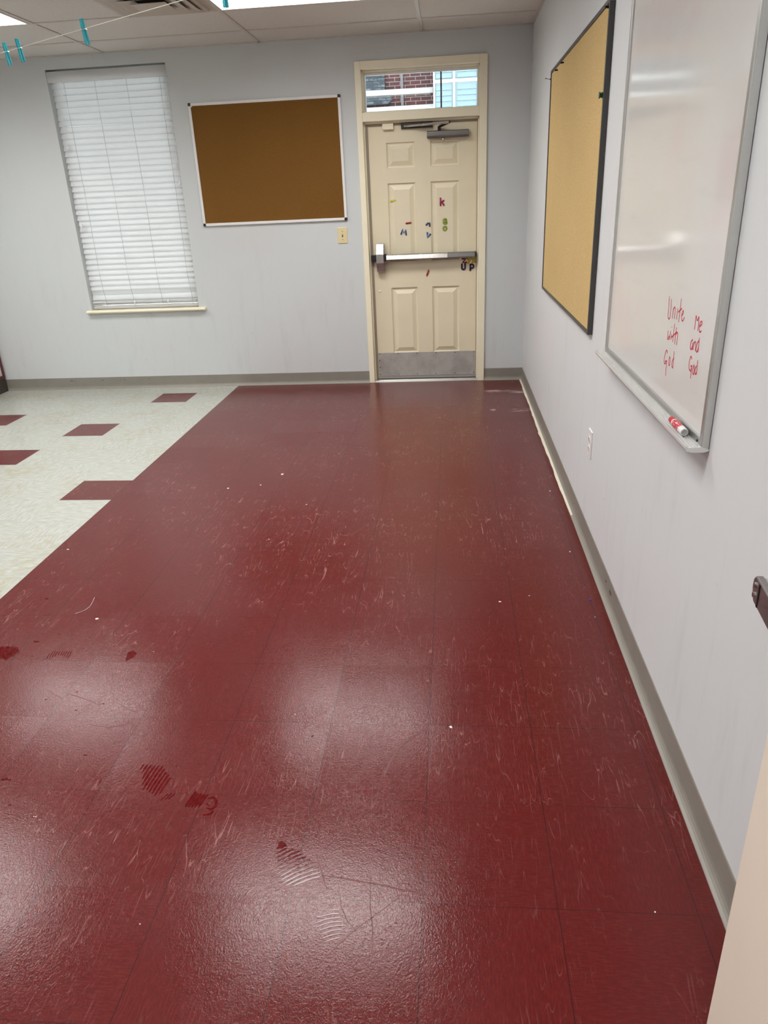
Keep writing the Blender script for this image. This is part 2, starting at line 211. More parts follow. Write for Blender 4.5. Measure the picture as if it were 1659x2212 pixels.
def floor_red():
    t = NT('red_vinyl_tile'); p = t.P()
    iu, iv, du, dv, x, y = grid_nodes(t, p)
    wn = t.n('TexWhiteNoise', noise_dimensions='2D'); t.put(wn.inputs[0], t.comb(iu, iv, 0)); rnd = wn.outputs[0]
    par = t.m('FLOORED_MODULO', t.m('ADD', iu, iv), 2)
    off = t.comb(t.m('MULTIPLY', rnd, 7.3), t.m('MULTIPLY', rnd, 3.1), 0)
    pp = t.vm('ADD', p, off)
    fa = t.noise(t.map(pp, sc=(40, 260, 1)), 1, 3, .6); fb = t.noise(t.map(pp, sc=(260, 40, 1)), 1, 3, .6)
    mx = t.n('Mix', data_type='FLOAT'); t.put(mx.inputs[0], par); t.put(mx.inputs[2], fa); t.put(mx.inputs[3], fb); fleck = mx.outputs[0]
    base = t.mix(t.ss(fleck, .38, .72), (.082, .0028, .0024), (.116, .0068, .0060))
    base = t.mix(t.ss(rnd, 0, 1, 0, .35), base, (.086, .0036, .0034))
    # scratches: thin contour lines of stretched noise, in several directions
    tot = None
    for k, (rot, sx, sy, sc, w, dist) in enumerate([(.25, 1, .10, 15, .0050, .15), (1.25, 1, .09, 19, .0048, .1), (-.75, 1, .14, 22, .0055, .25), (2.1, 1, .07, 14, .004, .1), (.8, 1, .22, 27, .0055, .3), (1.6, 1, .08, 26, .005, .1)]):
        n = t.noise(t.map(p, loc=(3.7*k, 1.9*k, 0), rot=(0, 0, rot), sc=(sx, sy, 1)), sc, 1.5, .55, dist)
        l = t.ss(t.m('ABSOLUTE', t.m('SUBTRACT', n, .5)), 0, w, 1, 0)
        br = t.ss(t.noise(t.map(p, loc=(9+k, 5-k, 0)), 9+k, 2), .5, .62)
        l = t.m('MULTIPLY', l, br)
        tot = l if tot is None else t.m('MAXIMUM', tot, l)
    wear = t.ss(t.noise(t.map(p, loc=(2.2, .4, 0)), 1.6, 4, .6), .36, .68)
    def blob(cx, cy, rx, ry):
        dx = t.m('DIVIDE', t.m('SUBTRACT', x, cx), rx); dy = t.m('DIVIDE', t.m('SUBTRACT', y, cy), ry)
        d2 = t.m('ADD', t.m('MULTIPLY', dx, dx), t.m('MULTIPLY', dy, dy))
        return t.ss(d2, 0, 1, 1, 0)
    zone = t.m('MAXIMUM', blob(-1.25, -3.2, .7, .75), blob(-.35, -3.05, .35, .5))
    zone = t.m('MAXIMUM', zone, t.m('MULTIPLY', blob(-.40, -4.5, .42, .9), .5))
    wmask = t.m('MAXIMUM', t.m('MULTIPLY', wear, .85), zone)
    scr = t.m('MULTIPLY', tot, wmask, clamp=True)
    haze = t.ss(t.noise(p, 42, 6, .7), .5, .75)
    haze = t.m('MULTIPLY', haze, wmask)
    base = t.mix(t.m('MULTIPLY', scr, .50), base, (.42, .20, .185))
    base = t.mix(t.m('MULTIPLY', haze, .09), base, (.40, .19, .18))
    # pale scuffs where something stood in the back corner
    sn = t.noise(t.map(p, sc=(9, 55, 1)), 1, 5, .7)
    r1 = t.m('MULTIPLY', t.m('MAXIMUM', blob(-.26, -.40, .10, .05), t.m('MAXIMUM', blob(-.03, -.44, .13, .06), t.m('MULTIPLY', blob(-.16, -.40, .2, .03), .5))), t.ss(sn, .40, .6))
    r2 = t.m('MULTIPLY', t.m('MAXIMUM', blob(-.09, -.99, .12, .06), blob(-.30, -.97, .03, .05)), t.ss(sn, .50, .62))
    scuff = t.m('MAXIMUM', r1, r2)
    base = t.mix(t.m('MULTIPLY', scuff, .9), base, (.55, .42, .38))
    fadeu = t.ss(t.noise(p, 2.3, 2), .35, .6, .15, 1)
    seam = t.m('MAXIMUM', t.m('MULTIPLY', t.ss(du, .0017, .0048, 1, 0), .95), t.m('MULTIPLY', t.ss(dv, .0014, .0044, 1, 0), t.m('MULTIPLY', fadeu, .85)))
    base = t.mix(t.m('MULTIPLY', seam, .82), base, (.010, .002, .002))
    rough = t.m('MULTIPLY_ADD', t.noise(p, 3.2, 4, .6), .10, .058)
    rough = t.m('ADD', rough, t.m('MULTIPLY', scr, .22)); rough = t.m('ADD', rough, t.m('MULTIPLY', haze, .10), clamp=True)
    # trodden surface: soft ripples, fine drag marks, scratches and open seams in the relief
    ck = None
    for sc_, w_, lo, off_ in ((15, .012, .42, 0), (31, .018, .46, 5), (80, .05, .38, 9)):
        q_ = t.ss(t.m('ABSOLUTE', t.m('SUBTRACT', t.noise(t.map(p, loc=(off_, off_, 0), sc=(1, .7, 1)), sc_, 3, .55, .3), .5)), 0, w_, 1, 0)
        q_ = t.m('MULTIPLY', q_, t.ss(t.noise(t.map(p, loc=(off_, 3, 0)), 4.5, 3), lo, lo+.25))
        ck = q_ if ck is None else t.m('MAXIMUM', ck, q_)
    rough = t.m('ADD', rough, t.m('MULTIPLY', ck, .17), clamp=True)
    h = t.m('MULTIPLY', t.noise(t.map(p, sc=(1, .8, 1)), 70, 3, .6, .4), .32)
    h = t.m('ADD', h, t.m('MULTIPLY', t.noise(p, 210, 2, .65), .55))
    h = t.m('ADD', h, t.m('MULTIPLY', t.noise(p, 5, 2), 1.1))
    rg = t.m('ABSOLUTE', t.m('SUBTRACT', t.noise(t.map(p, loc=(1, 7, 0), sc=(1, .75, 1)), 95, 3, .6, .3), .5))
    h = t.m('ADD', h, t.m('MULTIPLY', t.ss(rg, 0, .12), .20))
    wn2 = t.n('TexWhiteNoise', noise_dimensions='2D'); t.put(wn2.inputs[0], t.comb(t.m('ADD', iu, 31.7), iv, 0)); c2 = t.sep(wn2.outputs[1])
    tx = t.m('MULTIPLY', t.m('SUBTRACT', c2[0], .5), t.m('SUBTRACT', t.m('FRACT', t.m('DIVIDE', t.m('SUBTRACT', x, GX), T)), .5))
    ty = t.m('MULTIPLY', t.m('SUBTRACT', c2[1], .5), t.m('SUBTRACT', t.m('FRACT', t.m('DIVIDE', t.m('SUBTRACT', y, GY), T)), .5))
    h = t.m('ADD', h, t.m('MULTIPLY', t.m('ADD', tx, ty), 17.0))
    nrm = t.bump(h, .40, .0010)
    return t.bsdf(base, .44, 0, .10, nrm, .80, t.m('MINIMUM', rough, .266), Coat_IOR=1.37, Coat_Normal=nrm)

def floor_white():
    t = NT('white_vinyl_tile'); p = t.P()
    iu, iv, du, dv, x, y = grid_nodes(t, p)
    wn = t.n('TexWhiteNoise', noise_dimensions='2D'); t.put(wn.inputs[0], t.comb(iu, iv, 0)); rnd = wn.outputs[0]
    par = t.m('FLOORED_MODULO', t.m('ADD', iu, iv), 2)
    pp = t.vm('ADD', p, t.comb(t.m('MULTIPLY', rnd, 7.3), t.m('MULTIPLY', rnd, 3.1), 0))
    fa = t.noise(t.map(pp, sc=(16, 90, 1)), 1, 5, .65); fb = t.noise(t.map(pp, sc=(90, 16, 1)), 1, 5, .65)
    mx = t.n('Mix', data_type='FLOAT'); t.put(mx.inputs[0], par); t.put(mx.inputs[2], fa); t.put(mx.inputs[3], fb); fl = mx.outputs[0]
    base = t.mix(t.ss(fl, .35, .7), (.355, .365, .325), (.455, .465, .43))
    dirt = t.m('MULTIPLY', t.ss(t.noise(p, 2.6, 4, .65), .45, .75), t.ss(t.noise(p, 24, 3), .35, .65))
    base = t.mix(t.m('MULTIPLY', dirt, .75), base, (.33, .30, .18))
    speck = t.m('MULTIPLY', t.ss(t.noise(t.map(p, sc=(1, 2.4, 1)), 70, 2), .66, .72), t.ss(t.noise(p, 5, 2), .45, .6))
    base = t.mix(t.m('MULTIPLY', speck, .45), base, (.16, .14, .12))
    seam = t.m('MAXIMUM', t.ss(du, .0015, .004, 1, 0), t.ss(dv, .0015, .004, 1, 0))
    base = t.mix(t.m('MULTIPLY', seam, .25), base, (.28, .26, .22))
    rough = t.m('MULTIPLY_ADD', t.noise(p, 4, 3), .10, .165)
    h = t.m('ADD', t.m('MULTIPLY', t.noise(p, 30, 3), .4), t.m('MULTIPLY', seam, -.5))
    return t.bsdf(base, rough, 0, .5, t.bump(h, .22, .0012))

def wall_mat(name, base, axis):
    # painted plasterboard: roller texture, rubbed and dirty patches near the floor
    t = NT(name); p = t.P(); x, y, z = t.sep(p)
    n1 = t.noise(p, 1.1, 2, .6); n2 = t.noise(t.map(p, sc=(5, 5, .9)), 2.2, 3, .7); n3 = t.noise(t.map(p, loc=(4, 2, 1)), 1.7, 1)
    c = t.mix(t.ss(n3, .45, .7, 0, .30), base, (base[0]*1.02, base[1]*.93, base[2]*.95))
    low = t.ss(z, .2, 1.5, 1, .25)
    c = t.mix(t.m('MULTIPLY', t.ss(n2, .5, .8), t.m('MULTIPLY', low, .30)), c, (base[0]*.74, base[1]*.74, base[2]*.72))
    sp = t.ss(t.noise(t.map(p, sc=(1, 1, .6)), 38, 2), .735, .78)
    c = t.mix(t.m('MULTIPLY', sp, t.m('MULTIPLY', low, t.ss(n1, .45, .65, 0, .45))), c, (.14, .13, .13))
    return t.bsdf(c, .55, 0, .35)

M = {}
M['red'] = floor_red(); M['white'] = floor_white()
M['wall'] = wall_mat('grey_wall_paint', (.60, .63, .635), 1)
M['wall_r'] = wall_mat('grey_wall_paint_lit', (.685, .705, .715), 0)  # same paint as the back wall, lightened for the extra light here
M['cream'] = simple('cream_enamel', (.86, .80, .615), .36, var=.04, vs=6, bump=.06, bs=120)
M['door'] = simple('cream_door_paint', (.78, .705, .52), .40, var=.05, vs=5, bump=.06, bs=90)
M['neardoor'] = simple('beige_door_paint', (.84, .745, .63), .45, var=.05, vs=4, bump=.05, bs=90)
M['gap'] = simple('dark_gap_shade', (.06, .05, .04), .7)
M['jamb'] = simple('taupe_jamb_strip', (.30, .26, .20), .5)
M['base'] = simple('grey_rubber_base', (.245, .225, .195), .40, var=.12, vs=9)
M['caulk'] = simple('cream_caulk', (.66, .62, .50), .6, var=.1, vs=40)
M['alu'] = simple('satin_aluminium', (.62, .62, .60), .32, .9, var=.05, vs=40)
M['tray'] = simple('bright_aluminium_tray', (.80, .81, .80), .28, .55, var=.04, vs=40)
M['alu_w'] = simple('white_lacquered_trim', (.78, .77, .76), .38, 0, var=.03)
M['bronze'] = simple('dark_anodised_frame', (.085, .083, .082), .38, .75)
M['black'] = simple('black_plastic', (.012, .012, .014), .35)
M['blind'] = None
M['maroon'] = simple('maroon_laminate', (.085, .008, .012), .35)
M['panelw'] = simple('greyish_white_laminate', (.55, .52, .52), .5)
M['brown'] = simple('dark_brown_plinth', (.035, .027, .02), .6)
M['ivory'] = simple('ivory_plastic', (.72, .62, .36), .35)
M['wplastic'] = simple('white_plastic', (.80, .785, .775), .35)
M['slot'] = simple('dark_slot', (.09, .08, .08), .6)
M['closer'] = simple('grey_painted_metal', (.20, .195, .19), .38, .5)
M['dkmetal'] = simple('dark_oiled_steel', (.05, .045, .04), .35, .8)
M['string'] = simple('white_cord', (.80, .78, .72), .7)
M['cord'] = simple('grey_ladder_cord', (.34, .34, .34), .8)
M['tbar'] = simple('tan_ceiling_grid', (.60, .565, .52), .5)
M['vent'] = simple('tan_vent_enamel', (.50, .44, .37), .5)
M['dark'] = simple('dark_duct_shade', (.02, .018, .016), .9)
M['spring'] = simple('spring_steel', (.55, .55, .55), .3, 1)
M['paper'] = simple('white_scrap', (.85, .83, .80), .8)
M['thread'] = simple('pale_thread', (.62, .55, .62), .7)
M['chip'] = simple('purple_scrap', (.08, .03, .32), .5)

def metal(name, base, rough, streak=(4, 300, 4), amt=.12):
    t = NT(name); p = t.P()
    n = t.noise(t.map(p, sc=streak), 1, 3)
    sm = t.noise(p, 7, 4, .65)
    r = t.m('ADD', t.m('MULTIPLY_ADD', n, amt, rough-amt/2), t.m('MULTIPLY', sm, .12))
    c = t.mix(t.ss(sm, .35, .7), base, tuple(b*.78 for b in base))
    return t.bsdf(c, r, 1.0, .5)
M['steel'] = metal('polished_steel', (.56, .54, .52), .22, (300, 300, 4))
M['railface'] = metal('dull_steel_rail', (.36, .33, .335), .38, (4, 300, 300))
M['kick'] = metal('brushed_steel_plate', (.66, .65, .62), .50, (4, 4, 300))

def blind_mat():
    t = NT('white_slat'); p = t.P()
    d = t.n('BsdfPrincipled'); t.put(d.inputs['Base Color'], t.mix(t.ss(t.noise(p, 8, 3), .3, .7), (.86, .865, .865), (.90, .905, .91))); t.put(d.inputs['Roughness'], .42)
    tr = t.n('BsdfTranslucent'); t.put(tr.inputs[0], (.96, .955, .95))
    mx = t.n('MixShader'); t.put(mx.inputs[0], .66); t.t.links.new(d.outputs[0], mx.inputs[1]); t.t.links.new(tr.outputs[0], mx.inputs[2])
    t.t.links.new(mx.outputs[0], t.out.inputs[0]); return t.mat
M['blind'] = blind_mat()

def cork(name, c0, c1, rough=.9):
    t = NT(name); p = t.P()
    a = t.noise(p, 160, 4, .7); b = t.noise(p, 3, 3)
    c = t.mix(t.ss(a, .32, .68), c0, c1); c = t.mix(t.ss(b, .35, .7, 0, .25), c, c0)
    sp = t.ss(t.noise(p, 90, 2), .70, .76); c = t.mix(t.m('MULTIPLY', sp, .35), c, tuple(v*.4 for v in c0))
    return t.bsdf(c, rough, 0, .12, t.bump(a, .25, .001))
M['cork_d'] = cork('brown_cork', (.155, .072, .016), (.215, .105, .026))
M['cork_l'] = cork('tan_cork', (.52, .36, .155), (.66, .485, .235))

def wb_mat():
    t = NT('whiteboard_enamel'); p = t.P()
    smear = t.noise(t.map(p, sc=(1, 2.2, 16)), 1.2, 4, .6)
    pk = t.noise(t.map(p, sc=(1, 2.0, 2.6)), 1.3, 3)
    c = t.mix(t.ss(pk, .45, .68, 0, .8), (.72, .715, .69), (.73, .66, .655))
    c = t.mix(t.ss(smear, .5, .8, 0, .18), c, (.52, .52, .52))
    r = t.m('MULTIPLY_ADD', smear, .09, .045)
    return t.bsdf(c, r, 0, .5, t.bump(t.noise(t.map(p, sc=(1, 1.1, 2.5)), 3, 2), .05, .003))
M['wb'] = wb_mat()
M['ink'] = simple('red_marker_ink', (.56, .030, .065), .5, var=.25, vs=90)

def ceil_mat():
    t = NT('fissured_ceiling_tile'); p = t.P()
    a = t.noise(t.map(p, sc=(1, 1.6, 1)), 75, 3, .6, .6); b = t.noise(p, 240, 2); z = t.noise(p, 2.5, 2)
    pit = t.m('MAXIMUM', t.m('MULTIPLY', t.ss(a, .60, .70), t.ss(z, .4, .6, .3, 1)), t.m('MULTIPLY', t.ss(b, .66, .74), .5))
    c = t.mix(t.m('MULTIPLY', pit, .55), (.69, .665, .63), (.24, .21, .19))
    return t.bsdf(c, .9, 0, .1, t.bump(pit, -.3, .002))
M['ceil'] = ceil_mat()

def emit(name, col, st):
    t = NT(name); p = t.P()
    e = t.n('Emission')
    wv = t.n('TexWave'); t.put(wv.inputs['Vector'], p); wv.inputs['Scale'].default_value = 60
    t.put(e.inputs[0], t.mix(wv.outputs[1], col, tuple(c*.98 for c in col)))
    # prismatic lens: throws most of its light downwards, less along the ceiling
    g = t.n('NewGeometry'); d = t.n('VectorMath', operation='DOT_PRODUCT'); t.put(d.inputs[0], g.outputs['Normal']); t.put(d.inputs[1], g.outputs['Incoming'])
    c_ = t.m('MAXIMUM', d.outputs['Value'], 0.0)
    t.put(e.inputs[1], t.m('MULTIPLY', t.m('MULTIPLY_ADD', t.m('POWER', c_, 1.2), .90, .10), st))
    t.t.links.new(e.outputs[0], t.out.inputs[0]); return t.mat
M['lamp'] = emit('lit_acrylic_lens', (1.0, .985, .965), 23.9)

def glass_mat():
    t = NT('window_glass'); p = t.P()
    tr = t.n('BsdfTransparent'); tr.inputs[0].default_value = (.93, .975, .97, 1)
    gl = t.n('BsdfGlossy'); gl.inputs[1].default_value = .02
    fr = t.n('Fresnel'); fr.inputs[0].default_value = 1.45
    f = t.m('MULTIPLY', fr.outputs[0], t.ss(t.noise(p, 4, 2), 0, 1, .85, 1))
    mx = t.n('MixShader'); t.put(mx.inputs[0], f); t.t.links.new(tr.outputs[0], mx.inputs[1]); t.t.links.new(gl.outputs[0], mx.inputs[2])
    t.t.links.new(mx.outputs[0], t.out.inputs[0]); return t.mat
M['glass'] = glass_mat()

def brick_mat():
    t = NT('red_brick'); p = t.P(); x, y, z = t.sep(p)
    b = t.n('TexBrick'); t.put(b.inputs['Vector'], t.comb(x, z, 0))
    b.inputs['Color1'].default_value = (.150, .058, .056, 1); b.inputs['Color2'].default_value = (.095, .049, .053, 1); b.inputs['Mortar'].default_value = (.40, .375, .375, 1)
    b.inputs['Scale'].default_value = 1; b.inputs['Mortar Size'].default_value = .0065; b.inputs['Brick Width'].default_value = .215; b.inputs['Row Height'].default_value = .074
    b.inputs['Mortar Smooth'].default_value = .2; b.inputs['Bias'].default_value = -.1
    c = t.mix(t.ss(t.noise(p, 22, 3), .3, .7, 0, .4), b.outputs[0], (.11, .056, .057))
    return t.bsdf(c, .85, 0, .2, t.bump(t.m('SUBTRACT', 1, b.outputs[1]), .5, .006))
M['brick'] = brick_mat()
M['trimw'] = simple('white_exterior_trim', (.60, .60, .60), .5)
M['siding'] = simple('pale_blue_siding', (.40, .505, .54), .5)
M['siding_d'] = simple('pale_blue_louvre', (.33, .45, .50), .55)
M['pipe'] = simple('grey_downpipe', (.21, .195, .20), .5)
def shingle_mat():
    t = NT('slate_shingle'); p = t.P(); x, y, z = t.sep(p)
    b = t.n('TexBrick'); t.put(b.inputs['Vector'], t.comb(x, z, 0)); b.inputs['Scale'].default_value = 1
    b.inputs['Brick Width'].default_value = .17; b.inputs['Row Height'].default_value = .06; b.inputs['Mortar Size'].default_value = .008
    b.inputs['Color1'].default_value = (.20, .24, .265, 1); b.inputs['Color2'].default_value = (.026, .036, .046, 1); b.inputs['Mortar'].default_value = (.02, .025, .03, 1)
    c = t.mix(t.ss(t.noise(t.map(p, sc=(1, 1, 2)), 7, 3), .4, .6), b.outputs[0], (.05, .06, .075))
    return t.bsdf(c, .5, 0, .4)
M['shingle'] = shingle_mat()
def film_mat():
    t = NT('wet_red_film'); p = t.P()
    c = t.mix(t.ss(t.noise(p, 60, 2), .3, .7), (.075, .0025, .0035), (.105, .005, .006))
    return t.bsdf(c, .08, 0, .35, t.bump(t.noise(p, 120, 2), .08, .001))
M['film'] = film_mat()
def plast(name, c): return simple(name, c, .28, 0, .5, var=.05, vs=60)
M['teal'] = simple('turquoise_plastic', (.035, .36, .42), .22, var=.25, vs=60)
COLS = dict(yellow=(.62, .55, .06), red=(.30, .028, .022), magenta=(.32, .012, .075), blue=(.035, .12, .32), slate=(.045, .085, .16), green=(.24, .34, .03), navy=(.018, .009, .05), gold=(.55, .42, .04), dkred=(.22, .012, .012))
for k, v in COLS.items(): M['m_'+k] = plast(k + '_magnet_plastic', v)
M['greenpin'] = plast('green_pin_plastic', (.012, .10, .05))

# ------------------------------------------------------------------ room shell
HC = 2.60
XL, YN, YH = -5.35, -6.42, -8.0
def struct(o): o['kind'] = 'structure'; return o

mb = MB()
reds = {(-8, 15), (-9, 12), (-7, 8), (-10, 10), (-12, 13)}
for i in range(-22, 3):
    for j in range(-10, 18):
        x0, x1 = max(GX+i*T, XL-.1), min(GX+(i+1)*T, .1); y0, y1 = max(GY+j*T, YH), min(GY+(j+1)*T, .15)
        if x1 <= x0 or y1 <= y0: continue
        red = i >= -6 or (i, j) in reds
        mb.poly([(x0,y0,0),(x1,y0,0),(x1,y1,0),(x0,y1,0)], 0 if red else 1)
mb.box(XL-.1, .1, YH, .15, -.12, -.0005, 1)
floor = struct(mb.build('floor', [M['red'], M['white']]))

# back wall with window and door openings
def wall_grid(xs, zs, holes, y0, y1):
    mb = MB()
    for a in range(len(xs)-1):
        for b in range(len(zs)-1):
            if (a, b) in holes: continue
            mb.box(xs[a], xs[a+1], y0, y1, zs[b], zs[b+1])
    return mb
WX0, WX1, WZ0, WZ1 = -3.742, -2.776, .672, 2.510
DX0, DX1, DZ1 = -1.300, -.360, 2.400
mb = MB()
mb.box(XL-.1, WX0, 0, .15, 0, HC); mb.box(WX0, WX1, 0, .15, 0, WZ0); mb.box(WX0, WX1, 0, .15, WZ1, HC)
mb.box(WX1, DX0, 0, .15, 0, HC); mb.box(DX0, DX1, 0, .15, DZ1, HC); mb.box(DX1, .1, 0, .15, 0, HC)
struct(mb.build('wall_back', M['wall']))
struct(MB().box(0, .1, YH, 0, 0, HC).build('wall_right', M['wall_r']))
struct(MB().box(XL-.1, XL, YN, 0, 0, HC).build('wall_left', M['wall']))
mb = MB(); mb.box(XL, -1.20, YN-.12, YN, 0, HC); mb.box(-.26, 0, YN-.12, YN, 0, HC); mb.box(-1.20, -.26, YN-.12, YN, 2.08, HC)
struct(mb.build('wall_front', M['wall']))
mb = MB(); mb.box(-2.2, -2.1, YH, YN-.12, 0, HC); mb.box(-2.1, 0, YH-.1, YH, 0, HC)
struct(mb.build('wall_hall', M['wall']))

ceil = struct(MB().box(XL-.1, .1, YH, .15, HC+.002, HC+.08).build('ceiling', M['ceil']))
TX0, TY0 = -.8132, -.4087
mb = MB()
xs = [TX0 - 1.2192*k for k in range(4)]; ys = [TY0 - .6096*k for k in range(11)]
w = .012
for x in xs: mb.box(x-w, x+w, YN, 0, HC-.004, HC+.003)
for y in ys: mb.box(XL, 0, y-w, y+w, HC-.0035, HC+.003)
mb.box(-2.6424-w, -2.6424+w, TY0-.6096*2, TY0-.6096, HC-.0035, HC+.003)
for a, b, c, d in ((XL, 0, -.02, 0), (XL, XL+.02, YN, 0), (-.02, 0, YN, 0)): mb.box(a, b, c, d, HC-.004, HC+.003)
g = mb.build('ceiling_grid', M['tbar'], ceil)

# cove base
def cove(name, axis, a, b, sgn_off):
    prof = [(0, .1016), (-.0025, .1016), (-.0035, .098), (-.0035, .030), (-.0048, .020), (-.0085, .0115), (-.0135, .0060), (-.0205, .0022), (-.0215, 0), (0, 0)]
    mb = MB()
    if axis == 0: mb.prism(prof, 0, a, b)
    else: mb.prism(prof, 1, a, b)
    return mb
mb = cove('', 0, XL, -1.3205, 0)
mb2 = cove('', 0, -.3295, 0, 0)
o = len(mb.v); mb.v += mb2.v; mb.f += [tuple(i+o for i in f) for f in mb2.f]; mb.m += mb2.m
bb = struct(mb.build('baseboard_back', M['base']))
mk = MB()
for x, z, l, h in ((-4.064, .074, .03, .006), (-4.03, .07, .012, .004), (-3.768, .076, .022, .006), (-3.558, .075, .02, .004), (-3.327, .078, .014, .004), (-3.60, .072, .01, .004)):
    mk.box(x-l/2, x+l/2, -.0042, -.0034, z-h/2, z+h/2)
mk.build('scuff_mark', M['slot'], bb)
br = struct(cove('', 1, YN, 0, 0).build('baseboard_right', M['base']))
mk = MB()
for y, z, l, h in ((-3.718, .062, .012, .008), (-3.801, .059, .03, .014), (-5.45, .05, .01, .006), (-2.9, .05, .008, .006)):
    mk.box(-.0042, -.0034, y-l/2, y+l/2, z-h/2, z+h/2)
mk.build('scuff_mark', M['slot'], br)
struct(cove('', 0, XL, XL, 0).build('baseboard_left', M['base'])) if False else None
# uneven bead of filler along the foot of the right wall's base
mb = MB(); pts = []
yy = -.03
prev = None
while yy > -2.95:
    fade = min(1, max(0, (yy+2.95)/.5))
    wv = .0035 + .002*math.sin(yy*9.3) + .009*max(0, math.sin(yy*4.1+1.3))**3 + .0012*math.sin(yy*31)
    if -1.55 < yy < -1.15 or yy > -.3: wv *= .55
    wv = wv*fade - .001*(1-fade)
    cur = [(-.012, yy, .0005), (-.0125, yy, .0078), (-.0205-wv*.4, yy, .0040), (-.0215-wv, yy, .0004)]
    if prev:
        for k in range(3): mb.poly([prev[k], prev[k+1], cur[k+1], cur[k]])
    prev = cur; yy -= .03
tr1 = struct(mb.build('trim_1', M['caulk'], smooth=True))

# ------------------------------------------------------------------ window with blind
win = thing('window_1', None, None, (-3.259, .1, WZ0), kind='structure'); WO = tuple(win.location)
mb = MB()
for a, b, c, d in ((WX0, WX0+.04, WZ0, WZ1), (WX1-.04, WX1, WZ0, WZ1), (WX0, WX1, WZ0, WZ0+.04), (WX0, WX1, WZ1-.04, WZ1)):
    mb.box(a, b, .11, .15, c, d)
mb.build('window_frame', M['alu_w'], win, WO)
MB().box(WX0+.04, WX1-.04, .128, .132, WZ0+.04, WZ1-.04).build('pane', M['glass'], win, WO)
MB().prism([(.11, .668), (.11, .692), (-.030, .690), (-.038, .685), (-.040, .677), (-.036, .669), (-.028, .666), (0, .666)], 0, -3.778, -2.712).build('window_sill', M['cream'], win, WO, bevel=.002)

bx0, bx1 = -3.732, -2.788
bl = thing('venetian_blind', 'white slatted blind lowered over the window in the back wall', 'blind', (-3.26, .045, .69)); BO = tuple(bl.location)
mb = MB(); mb.prism([(-.002, 2.420), (-.002, 2.490), (.004, 2.497), (.012, 2.497), (.012, 2.420)], 0, bx0-.006, bx1+.008)
mb.box(bx0-.006, bx0+.004, .012, .08, 2.42, 2.497); mb.box(bx1-.002, bx1+.008, .012, .08, 2.42, 2.497)
mb.build('valance', M['blind'], bl, BO, bevel=.0015)
MB().box(bx0+.006, bx1-.004, .022, .075, 2.445, 2.492).build('head_rail', M['alu_w'], bl, BO)
def slat(mb, z, ang, y=.047, wd=.050, x0=bx0, x1=bx1, tilt=0):
    # front edge low, gently crowned
    n = 6; top = []; bot = []
    ca, sa = math.cos(ang), math.sin(ang)
    for i in range(n+1):
        u = -wd/2 + wd*i/n; cr = .0022*(1-(2*u/wd)**2)
        yy, zz = u*ca - cr*sa, u*sa + cr*ca
        top.append((y+yy, z+zz)); bot.append((y+yy + .0024*sa, z+zz - .0024*ca))
    prof = top + bot[::-1]
    o = len(mb.v); k = len(prof)
    mb.v += [(x0, p[0], p[1]+tilt) for p in prof] + [(x1, p[0], p[1]-tilt) for p in prof]
    mb.f.append(tuple(o+i for i in range(k))); mb.f.append(tuple(o+k+i for i in reversed(range(k)))); mb.m += [0, 0]
    for i in range(k):
        j = (i+1) % k; mb.f.append((o+i, o+k+i, o+k+j, o+j)); mb.m.append(0)
mb = MB(); z = 2.404; k = 0
while z > .862:
    slat(mb, z, math.radians(63 + random.uniform(-2, 2)), x0=bx0+random.uniform(-.003, .003), x1=bx1+random.uniform(-.003, .003), tilt=random.uniform(-.0012, .0012)); z -= .0437; k += 1
slat(mb, .834, math.radians(-68)); slat(mb, .795, math.radians(64)); 
slat(mb, .762, math.radians(20)); slat(mb, .750, math.radians(8), tilt=.003); slat(mb, .737, math.radians(12))
mb.build('slats', M['blind'], bl, BO)
MB().prism([(.022, .700), (.022, .718), (.026, .722), (.068, .722), (.072, .718), (.072, .700)], 0, bx0+.003, bx1).build('bottom_rail', M['blind'], bl, BO, bevel=.002)
for x in (-3.617, -3.365, -3.110, -2.842):
    pts = [(x, .018, 2.43)]
    zz = 2.40
    while zz > .88: pts.append((x+.002*math.sin(zz*5), .0195+.002*math.sin(zz*144), zz)); zz -= .11
    pts += [(x+.004, .020, .85), (x+.012, .018, .80), (x+.012, .0195, .718)]
    MB().tube(pts, .0013, 5).build('ladder_cord', M['cord'], bl, BO)
for x, z0, zt in ((-3.676, 1.97, 2.43), (-3.690, 1.383, 2.43), (-2.800, 1.80, 2.43), (-2.794, 1.67, 2.43)):
    c = MB().tube([(x, .006, zt), (x+.002, .005, (z0+zt)/2), (x, .004, z0+.018)], .0011, 5).build('pull_cord', M['string'], bl, BO)
    MB().lathe((x, .004, z0-.02), 2, [(0, .0085), (.006, .010), (.028, .0075), (.040, .003)], 14).build('tassel', M['wplastic'], c, BO, smooth=True)
for x, z0 in ((-3.345, .752), (-3.046, .750)):
    MB().lathe((x, .008, z0-.014), 2, [(0, .006), (.004, .009), (.022, .0085), (.028, .004)], 12).build('cord_knob', M['wplastic'], bl, BO, smooth=True)

# ------------------------------------------------------------------ exterior door with transom
d1 = thing('door_1', None, None, (-.825, 0, 0), kind='structure'); DO = tuple(d1.location)
FX0, FX1, FZ = -1.322, -.328, 2.432
mb = MB()
ix0, ix1, tz0, tz1 = -1.277, -.384, 2.030, 2.092
for a, b, c, d in ((FX0, ix0, 0, FZ), (ix1, FX1, 0, FZ), (ix0, ix1, 2.378, FZ), (ix0, ix1, tz0, tz1)):
    mb.box(a, b, -.020, .035, c, d)
